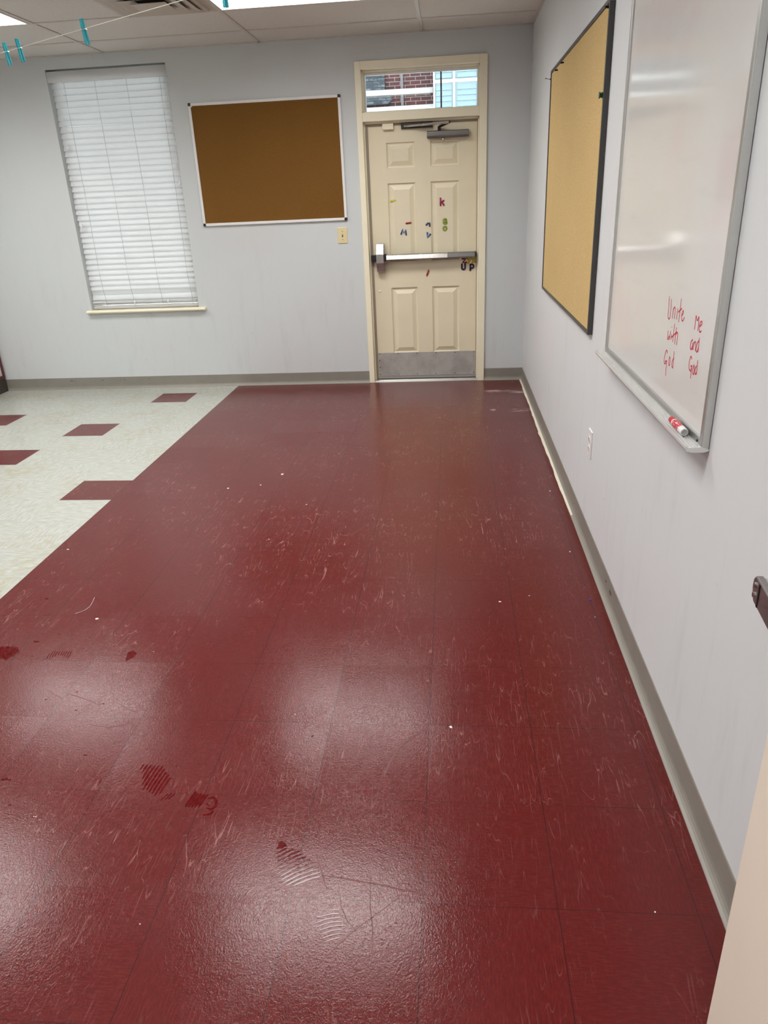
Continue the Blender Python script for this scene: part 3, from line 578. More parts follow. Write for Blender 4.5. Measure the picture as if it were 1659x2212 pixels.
# rebated jamb behind the face
for a, b, c, d in ((FX0+.02, -1.266, 0, 2.39), (-.394, FX1-.03, 0, 2.39), (ix0, ix1, 2.366, 2.39), (ix0, ix1, 2.016, 2.102)):
    mb.box(a, b, .035, .15, c, d)
mb.build('door_frame', M['cream'], d1, DO, bevel=.0025)
mb = MB(); mb.box(-1.266, -1.247, .045, .10, .02, 2.016); mb.box(-.399, -.394, .045, .10, .02, 2.016); mb.box(-1.247, -.399, .045, .10, 2.000, 2.016)
mb.build('weather_strip', M['jamb'], d1, DO)
MB().box(-1.266, -.394, .088, .094, 2.102, 2.366).build('transom_pane', M['glass'], d1, DO)
mb = MB()
for a, b, c, d in ((-1.266, -1.252, 2.102, 2.366), (-.400, -.394, 2.102, 2.366)): mb.box(a, b, .078, .104, c, d)
mb.box(-1.252, -.400, .078, .104, 2.348, 2.366)
mb.build('glazing_bead', M['alu_w'], d1, DO)
MB().box(-.680, -.668, .095, .11, 2.102, 2.366).build('glazing_bar', M['pipe'], d1, DO)
# door leaf: face cut round six raised panels
LX0, LX1, LZ0, LZ1, LY = -1.247, -.399, .022, 2.004, .052
pX = [(-1.107, -.885), (-.763, -.538)]; pZ = [(.240, .790), (1.000, 1.592), (1.700, 1.882)]
gx = sorted({LX0, LX1, *[v for p in pX for v in p]}); gz = sorted({LZ0, LZ1, *[v for p in pZ for v in p]})
mb = MB()
for a in range(len(gx)-1):
    for b in range(len(gz)-1):
        r = (gx[a], gx[a+1]), (gz[b], gz[b+1])
        if r[0] in pX and r[1] in pZ:
            (x0, x1), (z0, z1) = r; rings = []
            for ins, dep in ((0, 0), (.004, .010), (.013, .0135), (.019, .0125), (.046, .002), (.049, .0005)):
                rings.append([(x0+ins, LY+dep, z0+ins), (x1-ins, LY+dep, z0+ins), (x1-ins, LY+dep, z1-ins), (x0+ins, LY+dep, z1-ins)])
            for q in range(len(rings)-1):
                for s_ in range(4): mb.poly([rings[q][s_], rings[q][(s_+1) % 4], rings[q+1][(s_+1) % 4], rings[q+1][s_]])
            mb.poly(rings[-1])
        else: mb.poly([(r[0][0], LY, r[1][0]), (r[0][1], LY, r[1][0]), (r[0][1], LY, r[1][1]), (r[0][0], LY, r[1][1])])
bk = LY+.044
mb.poly([(LX0, bk, LZ0), (LX0, bk, LZ1), (LX1, bk, LZ1), (LX1, bk, LZ0)])
for q in (((LX0, LZ0), (LX0, LZ1)), ((LX0, LZ1), (LX1, LZ1)), ((LX1, LZ1), (LX1, LZ0)), ((LX1, LZ0), (LX0, LZ0))):
    (xa, za), (xb, zb) = q; mb.poly([(xa, LY, za), (xb, LY, zb), (xb, bk, zb), (xa, bk, za)])
leaf = mb.build('door_leaf', M['door'], d1, DO)
kp = MB().box(-1.242, -.403, LY-.003, LY, .045, .247).build('kick_plate', M['kick'], d1, DO, bevel=.001)
mb = MB()
for i in range(6):
    x = -1.232 + i*(.82/5)
    for z in (.056, .236): mb.cyl((x, LY-.0045, z), .0042, .002, 1, 10)
for z in (.12, .18): mb.cyl((-1.232, LY-.0045, z), .0042, .002, 1, 10)
mb.build('screw', M['dkmetal'], kp, DO)
MB().box(-1.246, -.400, LY-.006, LY+.03, .020, .043).build('door_sweep', M['alu'], d1, DO)
mb = MB().prism([(-.005, 0), (.005, .009), (.03, .014), (.075, .014), (.15, .010), (.15, 0)], 0, -1.277, -.384)
mb.build('threshold', M['alu'], d1, DO)
MB().box(-1.262, -.398, .044, .05, .0145, .021).build('threshold_gap_shade', M['gap'], d1, DO)  # dark strip painted as the shade in the gap below the door
# exit bar
pb = thing('push_bar', None, None, (0, 0, 0)); del_ = None
pb.parent = d1
pb['label'] = 'polished steel exit bar'
def bar_prof(y0, z0, z1, d):
    return [(y0, z0), (y0-d*.7, z0), (y0-d, z0+.005), (y0-d+.0085, z1-.006), (y0-d*.78, z1), (y0, z1)]
LYB = LY
MB().prism(bar_prof(LYB, 1.016, 1.058, .088), 0, -1.135, -.632).build('touch_rail', M['steel'], pb, DO, bevel=.002)
MB().prism(bar_prof(LYB, 1.017, 1.057, .084), 0, -.630, -.412).build('rail_cover', M['closer'], pb, DO, bevel=.002)
MB().prism(bar_prof(LYB, 1.015, 1.059, .086), 0, -.412, -.402).build('end_cap', M['dkmetal'], pb, DO, bevel=.003)
MB().prism([(LYB, .925), (LYB-.050, .925), (LYB-.098, .998), (LYB-.098, 1.066), (LYB-.058, 1.142), (LYB-.050, 1.146), (LYB, 1.146)], 0, -1.216, -1.154).build('latch_case', M['steel'], pb, DO, bevel=.003)
MB().box(-1.154, -1.135, LYB-.082, LYB, 1.010, 1.062).build('rail_bracket', M['dkmetal'], pb, DO)
MB().box(-1.262, -1.216, LYB-.045, LYB-.012, 1.012, 1.058).build('latch_bolt', M['black'], pb, DO)
MB().cyl((-.604, LYB-.0855, 1.038), .004, .003, 1, 12).build('cover_screw', M['steel'], pb, DO)
# closer
dc = thing('door_closer', None, None); dc.parent = d1
MB().prism([(LY, 1.895), (LY-.052, 1.895), (LY-.064, 1.908), (LY-.064, 1.938), (LY-.056, 1.945), (LY, 1.945)], 0, -.786, -.464).build('closer_body', M['closer'], dc, DO, bevel=.004)
mb = MB().cyl((-.690, LY-.03, 1.945), .013, .030, 2, 14); mb.build('closer_spindle', M['dkmetal'], dc, DO)
MB().tube([(-.690, LY-.030, 1.973), (-.64, -.05, 1.985), (-.612, -.085, 1.992)], (.010), 8).build('closer_arm', M['dkmetal'], dc, DO)
MB().tube([(-.612, -.085, 1.990), (-.80, -.03, 1.990), (-.960, .030, 1.990)], .0085, 8).build('closer_forearm', M['steel'], dc, DO)
MB().box(-.985, -.74, .028, .05, 1.972, 2.014).build('closer_shoe', M['dkmetal'], dc, DO, bevel=.003)
mb = MB().lathe((-.660, LY-.035, 1.872), 2, [(0, .006), (.006, .011), (.016, .012), (.024, .009)], 12); mb.build('closer_nut', M['steel'], dc, DO, smooth=True)
MB().box(-1.130, -1.045, .020, .052, 1.972, 2.014).build('door_stop_block', M['cream'], d1, DO, bevel=.002)
MB().lathe((-1.205, LY-.008, .765), 1, [(0, .004), (.003, .009), (.008, .010)], 12).build('rubber_bumper', M['cream'], d1, DO)

# ------------------------------------------------------------------ letter magnets on the door
def letter(kind, cx, cz, h, mat, rot, label, y=LY, group='letter magnets on the door', wd=.0066):
    # strokes in a unit box, x right, z up
    arc = lambda cx, cy, rx, ry, a0, a1, n=12: [(cx+rx*math.cos(math.radians(a0+(a1-a0)*i/n)), cy+ry*math.sin(math.radians(a0+(a1-a0)*i/n))) for i in range(n+1)]
    S = {
     'bar': [[(-.5, 0), (.5, 0)]],
     'k': [[(-.24, -.5), (-.24, .5)], [(.26, .16), (-.2, -.1)], [(-.05, -.02), (.28, -.5)]],
     'M': [[(-.5, -.45), (-.28, .45), (0, -.2), (.28, .45), (.5, -.45)]],
     'r': [[(-.45, -.1), (-.1, .3), (.35, .3), (.42, -.35)]],
     'v': [[(-.3, .5), (-.1, -.45), (.4, .25)]],
     'e': [arc(0, 0, .36, .45, 20, 330), [(-.34, .02), (.34, .1)]],
     'c': [arc(0, 0, .36, .42, 118, 430)],
     'B': [arc(0, .22, .30, .25, 0, 360), arc(0, -.22, .34, .27, 0, 360)],
     'z': [[(-.4, .45), (.4, .45), (-.4, -.45), (.45, -.45)]],
     'y': [[(-.38, .5), (0, 0)], [(.4, .5), (-.2, -.55)]],
     'x': [[(-.4, .5), (.4, -.5)], [(.4, .5), (-.4, -.5)]],
     'u': [[(-.32, .5), (-.32, -.15)] + arc(0, -.15, .32, .35, 180, 360) + [(.32, .5)]],
     'p': [[(-.3, .48), (-.3, -.55)], arc(-.02, .16, .30, .32, 150, -150)],
    }[kind]
    ca, sa = math.cos(rot), math.sin(rot); mb = MB()
    for st in S:
        pts = []
        for a, b in st:
            a *= h; b *= h; pts.append((cx + a*ca - b*sa, y - .0042, cz + a*sa + b*ca))
        mb.tube(pts, (wd, .0042) if False else [(wd, .0042)]*len(pts), 8, flat=(0, -1, 0))
        for e in (pts[0], pts[-1]): mb.sphere(e, wd, 8, sc=(1, .8, 1))
    o = mb.build('letter_magnet', mat, None, (cx, y, cz), smooth=True)
    return tag(o, label, 'magnet', group)
yd = LY+.0015
letter('bar', -1.067, 1.463, .036, M['m_yellow'], .14, 'yellow bar-shaped magnet, highest on the left side of the cream door', LY+.008, wd=.0085)
letter('k', -.674, 1.440, .052, M['m_magenta'], 0, 'magenta letter k magnet on the upper right door panel', yd)
letter('bar', -.948, 1.292, .036, M['m_red'], .10, 'dark red bar magnet lying level above the blue letter M', yd, wd=.007)
letter('M', -.988, 1.226, .042, M['m_blue'], -.16, 'blue letter M magnet on the left middle door panel', yd)
letter('r', -.789, 1.275, .032, M['m_slate'], -.05, 'grey-blue hook-shaped letter magnet between the two middle panels', LY, wd=.0072)
letter('v', -.789, 1.192, .037, M['m_blue'], -.15, 'blue letter v magnet below the hook-shaped one on the door', LY, wd=.0072)
letter('B', -.653, 1.294, .038, M['m_green'], .05, 'green figure-eight shaped magnet directly above the green ring', yd)
letter('c', -.654, 1.240, .036, M['m_green'], 0, 'green ring-shaped letter magnet below the green figure eight', yd)
letter('bar', -.799, .900, .042, M['m_red'], 1.2, 'dark red bar magnet standing slanted below the exit bar', LY, wd=.0070)
letter('z', -.497, .986, .034, M['m_dkred'], .1, 'dark red letter z magnet just below the exit bar', LY, wd=.0072)
letter('y', -.458, .985, .040, M['m_gold'], .0, 'yellow letter y magnet next to the red z under the exit bar', LY, wd=.0070)
letter('x', -.420, .984, .036, M['m_gold'], .15, 'yellow letter magnet touching the hinge edge under the exit bar', LY, wd=.0070)
letter('u', -.503, .938, .042, M['m_navy'], 0, 'dark navy letter u magnet below the red z', LY, wd=.0072)
letter('p', -.433, .933, .046, M['m_navy'], 0, 'dark navy letter p magnet near the hinge edge of the door', LY, wd=.0072)

# ------------------------------------------------------------------ boards and switches
cb = thing('cork_board', 'brown cork board in a white frame on the back wall between window and door', 'notice board', (-2.04, 0, 1.335)); CO = tuple(cb.location)
x0, x1, z0, z1, fw = -2.636, -1.440, 1.335, 2.226, .021
MB().box(x0+.008, x1-.008, -.013, -.001, z0+.008, z1-.008).build('cork_panel', M['cork_d'], cb, CO)
mb = MB()
pr = lambda a, b: [(a, -.001), (a, -.013), (a+.004*(1 if b > a else -1), -.018), (b-.004*(1 if b > a else -1), -.018), (b, -.014), (b, -.001)]
mb.box(x0+.02, x1-.02, -.018, -.001, z0, z0+fw); mb.box(x0+.02, x1-.02, -.018, -.001, z1-fw, z1)
mb.box(x0, x0+fw, -.018, -.001, z0+.02, z1-.02); mb.box(x1-fw, x1, -.018, -.001, z0+.02, z1-.02)
mb.build('board_frame', M['alu_w'], cb, CO, bevel=.003)
for x, z in ((x0, z0), (x1-.022, z0), (x0, z1-.022), (x1-.022, z1-.022)):
    MB().box(x-.001, x+.023, -.0195, -.001, z-.001, z+.023).build('corner_cap', M['black'], cb, CO, bevel=.006, seg=3)
o = MB().lathe((-2.607, -.013, 2.201), 1, [(0, .004), (-.004, .0065), (-.012, .0045), (-.016, .008), (-.018, .0075)], 12).build('push_pin', M['wplastic'], None, (-2.607, -.013, 2.201), smooth=True)
tag(o, 'white push pin in the top left corner of the brown cork board', 'pin')

sw = thing('light_switch', 'ivory toggle light switch beside the door frame', 'light switch', (-1.488, 0, 1.22)); SO = tuple(sw.location)
MB().box(-1.529, -1.447, -.006, 0, 1.160, 1.282).build('switch_plate', M['ivory'], sw, SO, bevel=.003)
MB().box(-1.4925, -1.4835, -.008, -.005, 1.208, 1.234).build('toggle_slot', M['slot'], sw, SO)
MB().prism([(-.006, 1.222), (-.019, 1.226), (-.019, 1.234), (-.006, 1.233)], 0, -1.4915, -1.4845).build('toggle', M['ivory'], sw, SO)
for zz in (1.252, 1.190): MB().cyl((-1.488, -.0075, zz), .0032, .002, 1, 10).build('screw', M['slot'], sw, SO)

ct = thing('tan_board', 'tan cork board in a dark frame on the right wall', 'notice board', (0, -2.2, .905)); ct.name = 'cork_board.001'; TO = tuple(ct.location)
y0, y1, z0, z1, fw = -3.060, -1.340, .906, 2.122, .016
MB().box(-.017, -.002, y0+.008, y1-.008, z0+.008, z1-.008).build('cork_panel', M['cork_l'], ct, TO)
mb = MB()
mb.box(-.022, -.001, y0, y1, z0, z0+fw); mb.box(-.022, -.001, y0, y1, z1-fw, z1)
mb.box(-.022, -.001, y0, y0+fw, z0+fw, z1-fw); mb.box(-.022, -.001, y1-fw, y1, z0+fw, z1-fw)
mb.build('board_frame', M['bronze'], ct, TO, bevel=.0015)
def pin(y, z, mat, label, r=.005, x=-.017):
    o = MB().lathe((x, y, z), 0, [(0, r*.45), (-.003, r), (-.010, r*.7), (-.014, r*1.15), (-.016, r*1.1)], 12).build('push_pin', mat, None, (x, y, z), smooth=True)
    return tag(o, label, 'pin')
pin(-1.85, 2.090, M['black'], 'small dark pin under the top edge of the tan board, nearer its middle')
pin(-1.62, 2.088, M['black'], 'small dark pin under the top edge of the tan board, nearer its far corner')
pin(-3.030, 2.096, M['black'], 'small dark pin in the near top corner of the tan board')
pin(-3.025, 1.812, M['greenpin'], 'green push pin at the near edge of the tan board', .011)
o = MB().tube([(-.021, -1.346, 2.080), (-.026, -1.322, 2.082), (-.045, -1.318, 2.088)], .0014, 6).sphere((-.022, -1.342, 2.080), .005, 8).sphere((-.046, -1.318, 2.088), .0035, 8).build('push_pin', M['black'], None, (-.021, -1.335, 2.08))
tag(o, 'dark tack sticking out from the far edge of the tan board frame', 'pin')

wb = thing('whiteboard', 'white marker board with an aluminium frame and tray on the right wall', 'whiteboard', (0, -4.02, .905)); WBO = tuple(wb.location)
y0, y1, z0, z1, fw = -4.605, -3.435, .905, 2.122, .018
MB().box(-.0125, -.001, y0+.006, y1-.006, z0+.006, z1-.006).build('writing_panel', M['wb'], wb, WBO)
mb = MB()
mb.box(-.020, -.001, y0, y0+fw, z0, z1); mb.box(-.020, -.001, y1-fw, y1, z0, z1); mb.box(-.020, -.001, y0+fw, y1-fw, z1-fw, z1); mb.box(-.020, -.001, y0+fw, y1-fw, z0, z0+.024)
mb.build('board_frame', M['alu'], wb, WBO, bevel=.002)
tp = [(-.0005, .902), (-.0005, .906), (-.020, .912), (-.050, .9105), (-.053, .9145), (-.0555, .9145), (-.0565, .908), (-.054, .902), (-.040, .8985), (-.012, .8985)]
mb = MB()
cut = .010
mb.prism(tp, 1, y0-.002, y1-.002)
for xr in (-.027, -.034, -.041, -.048): mb.prism([(xr-.0016, .908), (xr-.0004, .9142), (xr+.0004, .9142), (xr+.0016, .908)], 1, y0+.002, y1-.006)
mb.build('marker_tray', M['tray'], wb, WBO, bevel=.0006)
mb = MB(); mb.cyl((-.0225, y0+.03, .9185), .003, .003, 0, 10); mb.build('screw', M['dkmetal'], wb, WBO)
X = -.0128
for col, lab in ((('unite', 'with', 'god'), 'red handwritten words Unite with God'), (('me', 'and', 'god2'), 'red handwritten words Me and God')):
    mb = MB()
    for wname in col:
        for st in DATA['words'][wname]:
            pts = [Vector((X, a, b)) for a, b in st]
            if len(pts) > 2:   # round the pen path off
                sm = [pts[0]]
                for i in range(len(pts)-1): sm += [pts[i].lerp(pts[i+1], .25), pts[i].lerp(pts[i+1], .75)]
                sm.append(pts[-1]); pts = sm
            mb.tube(pts, [(.0021, .0003)]*len(pts), 6, flat=(-1, 0, 0))
    o = mb.build('handwriting', M['ink'], wb, WBO); o['label'] = lab

# marker on the tray
mk = thing('marker_pen', 'red and white dry-erase marker lying on the whiteboard tray', 'marker', (-.0365, -4.465, .9235)); KO = tuple(mk.location)
c = (-.0365, -4.465, .9236); r = .0098
MB().lathe((c[0], -4.410, c[2]), 1, [(0, r*.62), (-.003, r*.85), (-.028, r*.97), (-.030, r*.9)], 20).build('marker_cap', simple('red_marker_cap', (.55, .015, .03), .3), mk, KO, smooth=True)
MB().lathe((c[0], -4.438, c[2]), 1, [(0, r*.9), (-.003, r), (-.084, r), (-.088, r*.97), (-.0885, r*.72), (-.0872, r*.68)], 24).build('marker_barrel', M['wplastic'], mk, KO, smooth=True)
def label_mat():
    t = NT('marker_label'); p = t.P(); n = t.noise(t.map(p, sc=(300, 90, 300)), 1, 2)
    return t.bsdf(t.mix(t.ss(n, .52, .60), (.50, .012, .03), (.80, .55, .58)), .35)
mb = MB(); n = 18
for i in range(n):
    a0, a1 = math.radians(60+200*i/n), math.radians(60+200*(i+1)/n); R_ = r+.0004
    q = lambda a, y: (c[0]+R_*math.cos(a), y, c[2]+R_*math.sin(a))
    mb.poly([q(a0, -4.447), q(a1, -4.447), q(a1, -4.500), q(a0, -4.500)])
mb.build('marker_label', label_mat(), mk, KO, smooth=True)
mb = MB()
for i in range(8):
    a = math.pi*i/4; mb.tube([(c[0]+.0018*math.cos(a), -4.5267, c[2]+.0018*math.sin(a)), (c[0]+.0058*math.cos(a), -4.5267, c[2]+.0058*math.sin(a))], .00045, 6)
mb.build('marker_end_flutes', M['cord'], mk, KO)

ou = thing('wall_outlet', 'white electrical outlet low on the right wall', 'outlet', (0, -3.19, .46)); OO = tuple(ou.location)
MB().box(-.006, 0, -3.232, -3.155, .400, .520).build('outlet_plate', M['wplastic'], ou, OO, bevel=.002)
for zc in (.480, .438):
    rc = MB().prism([(-3.193+.017*math.cos(t_), zc+.014*math.sin(t_)) for t_ in [2*math.pi*i/16 for i in range(16)]], 0, -.0085, -.004).build('receptacle', M['wplastic'], ou, OO)
    mb = MB(); mb.box(-.0092, -.0082, -3.201, -3.199, zc-.004, zc+.006); mb.box(-.0092, -.0082, -3.188, -3.186, zc-.004, zc+.006); mb.cyl((-.0092, -3.1935, zc-.008), .0022, .001, 0, 8)
    mb.build('outlet_slot', M['slot'], rc, OO)

# ------------------------------------------------------------------ ceiling lights and vent
def ceiling_light(x0, y0):
    c = (x0+.6096, y0+.3048, HC-.004)
    L = thing('ceiling_light', 'recessed', 'ceiling light', c, group='fluorescent ceiling panels')
    mb = MB(); a, b, d, e = x0+.013, x0+1.2062, y0+.013, y0+.5966; z0, z1 = HC-.006, HC+.001; f = .014
    mb.box(a, b, d, d+f, z0, z1); mb.box(a, b, e-f, e, z0, z1); mb.box(a, a+f, d+f, e-f, z0, z1); mb.box(b-f, b, d+f, e-f, z0, z1)
    mb.build('light_frame', M['tbar'], L, c)
    MB().box(a+f, b-f, d+f, e-f, HC-.004, HC-.0005).build('diffuser', M['lamp'], L, c)
    return L
hl = None
cl = ceiling_light(TX0-1.2192, TY0-.6096*2)
spots = [(1, 2, None), (3, 2, None), (1, 5, None), (3, 5, None), (1, 8, None), (3, 8, None)]
names = {(1, 2): 'bright panel light in the ceiling nearest the exit door', (3, 2): 'bright panel light at the left edge of the ceiling beyond the vent',
         (5, 2): 'panel light in the far left corner of the ceiling', (1, 5): 'panel light in the ceiling over the middle of the red floor', (3, 5): 'panel light in the middle of the ceiling over the white floor',
         (5, 5): 'panel light in the ceiling beside the left wall', (1, 8): 'panel light in the ceiling near the entrance door', (3, 8): 'panel light in the ceiling left of the entrance', (5, 8): 'panel light in the near left corner of the ceiling'}
for kx, ky, _ in spots:
    o = cl if (kx, ky) == (1, 2) else dup(cl)
    o.location = (TX0-1.2192*kx+.6096, TY0-.6096*ky+.3048, HC-.004); o['label'] = names[(kx, ky)]

hl = dup(cl, 'added panel light in the hall ceiling that brightens the near door'); hl.location = (-1.0, -7.2, HC-.004)  # unseen lamp, added to brighten the near door face and wall
vx, vy = -2.6424+.3048+.0, TY0-.6096*1.5
vt = thing('air_vent', 'tan square air vent with stepped louvres in the ceiling', 'vent', (vx, vy, HC-.004)); VO = tuple(vt.location)
def ring(mb, r0, z0, r1, z1):
    a = [(vx-r0, vy-r0, z0), (vx+r0, vy-r0, z0), (vx+r0, vy+r0, z0), (vx-r0, vy+r0, z0)]; b = [(vx-r1, vy-r1, z1), (vx+r1, vy-r1, z1), (vx+r1, vy+r1, z1), (vx-r1, vy+r1, z1)]
    for i in range(4): mb.poly([a[i], a[(i+1) % 4], b[(i+1) % 4], b[i]])
MB().box(vx-.285, vx+.285, vy-.285, vy+.285, HC-.002, HC+.001).build('duct_shade_plate', M['dark'], vt, VO)  # flat dark plate, its colour stands for the shade inside the duct
mb = MB()
ring(mb, .297, HC-.005, .262, HC-.005); ring(mb, .262, HC-.005, .255, HC-.016)
mb.build('vent_frame', M['vent'], vt, VO)
for r0, r1, za, zb in ((.258, .196, .014, .003), (.222, .142, .019, .005), (.168, .090, .024, .007)):
    mb = MB(); ring(mb, r0, HC-za, r1, HC-zb); ring(mb, r0, HC-za-.0015, r0-.006, HC-za-.0015); ring(mb, r0-.006, HC-za-.0015, r1-.004, HC-zb-.001); mb.build('louvre', M['vent'], vt, VO)
MB().box(vx-.105, vx+.105, vy-.105, vy+.105, HC-.031, HC-.028).build('centre_plate', M['vent'], vt, VO)

# ------------------------------------------------------------------ drying line with pegs
A, B = Vector((-2.159, -3.471, 2.0)), Vector((-1.327, -3.978, 2.0)); dr = (B-A).normalized()
pL = A + dr*((XL+.002 - A.x)/dr.x); pR = A + dr*((-.002 - A.x)/dr.x)
pts = [pL + (pR-pL)*(i/24) for i in range(25)]
ln = MB().tube(pts, .0011, 6).build('drying_line', M['string'], None, tuple(pL))
tag(ln, 'thin white drying line strung under the ceiling', 'line')
def make_peg():
    # local: z up, string runs along local y through the origin; arms stand side by side in y... gripping across x
    r = thing('clothes_peg', 'peg', 'peg', (0, 0, 0), group='turquoise pegs on the drying line')
    for s in (-1, 1):
        prof = [(s*.0006, .027), (s*.0046, .0262), (s*.0062, .010), (s*.0054, 0), (s*.0064, -.022), (s*.0068, -.041), (s*.0038, -.0425), (s*.0022, -.022), (s*.0014, -.004), (s*.0016, .0015), (s*.0008, .004)]
        MB().prism(prof, 1, -.0045, .0045).build('peg_arm', M['teal'], r, bevel=.0006)
    MB().tube([(-.0072, -.005, -.002), (-.0072, .005, -.002), (0, .0062, -.001), (.0072, .005, -.002), (.0072, -.005, -.002), (0, -.0062, -.001), (-.0072, -.005, -.002)], .0009, 6).build('peg_spring', M['spring'], r)
    return r
peg = make_peg()
for i, (P, tx, rz, lab) in enumerate((((-2.123, -3.494, 2.0), .10, 1.0, 'leftmost of the turquoise pegs on the drying line'), ((-2.038, -3.515, 2.0), .13, 1.1, 'second turquoise peg from the left on the drying line'),
                        ((-1.710, -3.703, 2.0), .13, 1.0, 'turquoise peg hanging alone above the left side of the window'), ((-1.190, -4.0615, 2.0), .06, 1.05, 'turquoise peg against the bright ceiling panel'))):
    o = peg if i == 0 else dup(peg)
    t_ = (Vector(P)-A).dot(dr); q = A + dr*t_
    o.location = q; o.rotation_euler = (0, -tx, rz); o['label'] = lab
    o['group'] = 'turquoise pegs on the drying line'

# ------------------------------------------------------------------ cabinet at the left, near door
cab = thing('low_cabinet', 'maroon framed low cabinet with pale side panel against the back wall', 'cabinet', (-4.98, -.25, 0)); CBO = tuple(cab.location)
mb = MB(); xs0, xs1 = -4.700, -4.678
mb.box(xs0, xs1, -.052, -.020, .12, .78); mb.box(xs0, xs1, -.45, -.418, .12, .78); mb.box(xs0, xs1, -.418, -.052, .12, .150); mb.box(xs0, xs1, -.418, -.052, .75, .78)
mb.build('side_frame', M['maroon'], cab, CBO, bevel=.002)
MB().box(xs0+.002, xs1-.006, -.418, -.052, .150, .75).build('side_panel', M['panelw'], cab, CBO)
mb = MB(); mb.box(-5.28, xs0, -.45, -.020, .12, .78); mb.build('carcass', M['maroon'], cab, CBO)
MB().box(-5.29, -4.672, -.46, -.018, .78, .80).build('cabinet_top', M['maroon'], cab, CBO, bevel=.003)
MB().box(-5.26, -4.682, -.42, -.022, .0, .12).build('plinth', M['brown'], cab, CBO)

ang = math.radians(6.5)
d2 = thing('door_2', None, None, (-.140, -5.389, 0), (0, 0, -ang), kind='structure')
# local: -y runs from the free edge towards the hinge, -x faces the room
MB().box(0, .045, -.91, 0, .012, 2.04).build('door_leaf', M['neardoor'], d2, bevel=.002)
hb = bpy.data.objects.new('push_bar', None); COL.objects.link(hb); hb.parent = d2; hb['label'] = 'steel exit bar'
def arcp(n, x0, x1, ye, zc, h): return None
# rail with an outer face that rounds off at its end
out = []
for i in range(9):
    t_ = math.pi/2*i/8
    out.append((-.057 + .000*i, 0))
prof = [(-.86, .955), (-.010, .955), (-.002, .962), (.003, .974), (.002, .985), (-.006, .993), (-.86, .993)]
MB().prism([(p[0], p[1]) for p in prof], 0, -.056, -.0465).build('rail_face', M['railface'], hb, bevel=.002)
MB().box(-.0465, 0, -.86, -.010, .957, .992).build('rail_body', M['alu'], hb, bevel=.001)
for zz in (.967, .982): MB().cyl((-.0585, -.012, zz), .0035, .003, 0, 10).build('cap_screw', M['steel'], hb)
MB().box(-.0570, -.0562, -.030, -.026, .957, .991).build('cap_seam', M['dkmetal'], hb)

# ------------------------------------------------------------------ shoe prints, droplets, scraps on the floor
def ribbon(mb, pts, w, z=.0006):
    pts = [Vector((p[0], p[1], 0)) for p in pts]; k = len(pts); L, R = [], []
    for i, p in enumerate(pts):
        d = (pts[min(i+1, k-1)] - pts[max(i-1, 0)]).normalized(); sd = Vector((-d.y, d.x, 0))*w*(.4 if i in (0, k-1) else 1)
        L.append(p+sd); R.append(p-sd)
    up = lambda v: (v.x, v.y, z); dn = lambda v: (v.x, v.y, .0001)
    for i in range(k-1):
        mb.poly([up(L[i]), up(R[i]), up(R[i+1]), up(L[i+1])])
        mb.poly([dn(L[i]), up(L[i]), up(L[i+1]), dn(L[i+1])]); mb.poly([dn(R[i]), dn(R[i+1]), up(R[i+1]), up(R[i])])
PR = DATA['prints']
def shoe(key, w, label, mat='film', fill=None):
    mb = MB()
    for st in PR[key]: ribbon(mb, st, w)
    if fill:
        for f_ in fill: mb.poly([(p[0], p[1], .0006) for p in PR[f_][0]])
    c = PR[key][0][0]; o = mb.build('shoe_print', M[mat], None, (c[0], c[1], .0004))
    return tag(o, label, 'shoe print')
dull = simple('dull_scuffed_red', (.105, .016, .015), .42, 0, .42, var=.25, vs=120)
for w_, st in DATA['scuffs']:
    mb = MB(); ribbon(mb, st, w_*.85, .0003)
    o = mb.build('scuff_mark', dull, floor); o['label'] = 'dull dark scuff across the red tiles'
shoe('sole_mid', .0036, 'wet ridged sole print on the red tiles, left of centre')
shoe('heel_mid', .0040, 'wet heel print just right of the ridged sole print')
shoe('fore_near', .0022, 'wet ridged shoe print with a dark tip near the bottom centre', fill=['tip_near'])
shoe('left_edge', .0026, 'wet striped shoe print at the left edge of the red floor')
shoe('left_small', .0016, 'thin row of short wet tread lines beside the left edge print')
shoe('near_faint', .0012, 'faint wet tread lines below the dark tipped shoe print')
mb = MB(); mb.poly([(p[0], p[1], .0006) for p in PR['tri'][0]])
c = PR['tri'][0][0]; tag(mb.build('shoe_print', M['film'], None, (c[0], c[1], .0004)), 'small wet wedge-shaped toe print above the brightest floor glare', 'shoe print')
for i, (x, y, r) in enumerate(PR['drops']):
    mb = MB(); n = 14; ph = random.uniform(0, 6.28)
    rim = [(x + r*1.15*(1+.28*math.sin(3*t_+ph))*math.cos(t_), y + r*.75*(1+.3*math.sin(2*t_+ph*2))*math.sin(t_)) for t_ in [2*math.pi*k/n for k in range(n)]]
    hgt = min(.0014, r*.18)
    top = [(x + (p[0]-x)*.6, y + (p[1]-y)*.6, hgt) for p in rim]
    for k in range(n):
        j = (k+1) % n; mb.poly([(rim[k][0], rim[k][1], .0002), (rim[j][0], rim[j][1], .0002), top[j], top[k]]); mb.poly([top[k], top[j], (x, y, hgt*1.15)])
    mb.poly([(p[0], p[1], .0001) for p in reversed(rim)])
    o = mb.build('water_droplet', M['film'], None, (x, y, 0), smooth=True)
    tag(o, 'small dark wet spot on the red floor tiles', 'water spot', 'wet spots on the red floor')
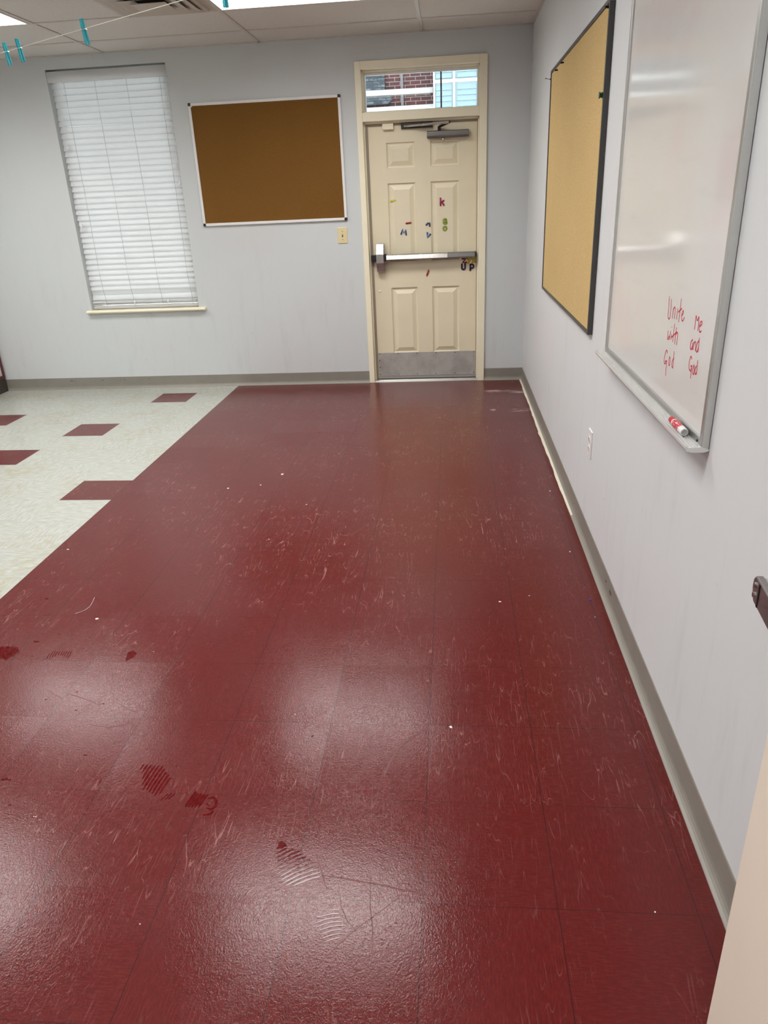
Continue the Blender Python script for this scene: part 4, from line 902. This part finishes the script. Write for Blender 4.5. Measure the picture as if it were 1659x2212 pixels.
def scrap(x, y, r, mat, label, group=None, name='paper_scrap'):
    mb = MB(); n = 7; ph = random.uniform(0, 6); r = r*.62
    rim = [(x + r*(1+.35*math.sin(2*t_+ph))*math.cos(t_), y + r*(.8+.3*math.cos(3*t_+ph))*math.sin(t_)) for t_ in [2*math.pi*k/n for k in range(n)]]
    z = r*.7
    for k in range(n):
        j = (k+1) % n
        mb.poly([(rim[k][0], rim[k][1], .0003), (rim[j][0], rim[j][1], .0003), (x+(rim[j][0]-x)*.7, y+(rim[j][1]-y)*.7, z*(.7+.3*math.sin(j*2+ph))), (x+(rim[k][0]-x)*.7, y+(rim[k][1]-y)*.7, z*(.7+.3*math.sin(k*2+ph)))])
    mb.poly([(x+(p[0]-x)*.7, y+(p[1]-y)*.7, z*(.7+.3*math.sin(k*2+ph))) for k, p in enumerate(rim)]); mb.poly([(p[0], p[1], .0002) for p in reversed(rim)])
    o = mb.build(name, mat, None, (x, y, 0)); return tag(o, label, 'scrap', group)
for x, y, r in ((-1.612, -2.308, .013), (-1.88, -2.527, .009), (-1.702, -2.48, .008), (-.419, -3.776, .007), (-2.443, -3.311, .008), (-.30, -3.727, .004), (-1.38, -2.773, .006), (-1.485, -3.201, .005), (-.081, -2.607, .007), (-.083, -3.335, .006), (-.071, -3.884, .004), (-1.312, -5.211, .003), (-1.102, -4.479, .004), (-.16, -5.121, .004)):
    scrap(x, y, r, M['paper'], 'tiny white crumb on the red floor tiles', 'white crumbs on the red floor')
scrap(-2.009, -3.929, .010, M['paper'], 'white crumb left of the curled thread\'s lower end on the red floor')
bpy.context.view_layer.update()
scrap(-.612, -4.523, .009, M['paper'], 'torn white paper bit on a tile joint in the middle of the red floor')
scrap(-1.029, -4.577, .006, M['black'], 'black speck of dirt on the red floor below the central glare', name='dirt_speck')
scrap(-.403, -2.687, .005, M['black'], 'black speck on the red floor near the far right', name='dirt_speck')
scrap(-.066, -3.757, .012, M['chip'], 'purple scrap on the red floor beside the right baseboard', name='plastic_scrap')
o = MB().tube([(-2.118, -3.892, .001), (-2.100, -3.876, .0012), (-2.089, -3.863, .002), (-2.084, -3.838, .001), (-2.086, -3.816, .0012), (-2.091, -3.790, .002), (-2.098, -3.763, .001)], .0006, 6).build('thread', M['thread'], None, (-2.118, -3.892, 0))
tag(o, 'curled pale thread lying on the left of the red floor', 'thread')

# ------------------------------------------------------------------ outdoors, seen through the transom
by = 11.0
bd = thing('brick_building', 'brick building with white trim and pale blue bay seen through the transom', 'building', (-1, by, 0)); BDO = tuple(bd.location)
MB().box(-9, -.93, by, by+.4, 0, 7).build('brick_wall', M['brick'], bd, BDO)
MB().prism([(by-.12, 3.455), (by-.12, 3.54), (by-.10, 3.555), (by, 3.555), (by, 3.455)], 0, -9, -.965).build('white_gutter', M['trimw'], bd, BDO)
MB().box(-9, -.93, by-.14, by, 3.16, 3.24).build('white_ledge', M['trimw'], bd, BDO)
MB().prism([(by-.10, 3.556), (by-.02, 4.6), (by, 4.6), (by, 3.556)], 0, -9, -1.955).build('shingle_roof', M['shingle'], bd, BDO)
mb = MB(); mb.prism([(-9, 3.30), (-1.90, 3.29), (-1.80, 3.37), (-1.84, 3.45), (-9, 3.452)], 1, by-.09, by); mb.build('shingle_band', M['shingle'], bd, BDO)
MB().box(-1.63, -1.575, by-.05, by, 0, 7).build('downpipe', M['pipe'], bd, BDO)
mb = MB()
MB().box(-.93, 1.8, by-.35, by+.4, 0, 7).build('bay_wall', M['siding'], bd, BDO)
mb = MB()
for x0, x1 in ((-.90, -.575), (-.47, -.08), (-.0, .5), (.56, 1.1)):
    for zb, zt in ((2.3, 2.95), (3.05, 3.56), (3.66, 4.2), (4.3, 4.9)):
        zz = zb
        while zz < zt-.05:
            mb.prism([(by-.352, zz), (by-.372, zz+.004), (by-.356, zz+.096), (by-.352, zz+.096)], 0, x0, x1); zz += .1
mb.build('louvre_shutter', M['siding_d'], bd, BDO)
mb = MB()
for x in (-.93, -.53, -.04, .53): mb.box(x-.02, x+.02, by-.39, by-.35, 0, 7)
for z in (3.0, 3.61, 4.25): mb.box(-.93, 1.8, by-.385, by-.35, z-.03, z+.03)
mb.build('bay_trim', M['trimw'], bd, BDO)

# ------------------------------------------------------------------ light from outdoors, camera, output
w = bpy.data.worlds.new('overcast_sky'); scene.world = w; w.use_nodes = True
bg = w.node_tree.nodes['Background']; bg.inputs[0].default_value = (.94, .97, 1.0, 1); bg.inputs[1].default_value = 2.5

cam = bpy.data.objects.new('camera', bpy.data.cameras.new('camera')); COL.objects.link(cam)
Rr = [[0.9955483401765323, 0.0843010701777705, -0.04215248437084378], [0.005103053971010983, 0.3983636812379229, 0.917213353757314], [-0.0941140861503769, 0.9133453383236011, -0.3961601087320962]]
mw = Matrix(((Rr[0][0], Rr[1][0], -Rr[2][0], -0.60386408), (Rr[0][1], Rr[1][1], -Rr[2][1], -6.28933211), (Rr[0][2], Rr[1][2], -Rr[2][2], 1.47981412), (0, 0, 0, 1)))
cam.matrix_world = mw
cam.data.sensor_fit = 'VERTICAL'; cam.data.sensor_height = 36.0; cam.data.lens = 1565.2718 / 2212 * 36.0
cam.data.clip_start = .02; cam.data.clip_end = 100
scene.camera = cam
vs = scene.view_settings
vs.view_transform = 'Standard'; vs.look = 'None'; vs.gamma = 1; vs.use_curve_mapping = False; vs.exposure = 0.0
scene.display_settings.display_device = 'sRGB'
cy = scene.cycles
cy.use_denoising = True
cy.use_adaptive_sampling = True; cy.adaptive_threshold = .09; cy.adaptive_min_samples = 10
cy.max_bounces = 6; cy.diffuse_bounces = 4; cy.glossy_bounces = 3; cy.transparent_max_bounces = 8; cy.transmission_bounces = 4
cy.sample_clamp_indirect = 6
cy.caustics_reflective = False; cy.caustics_refractive = False
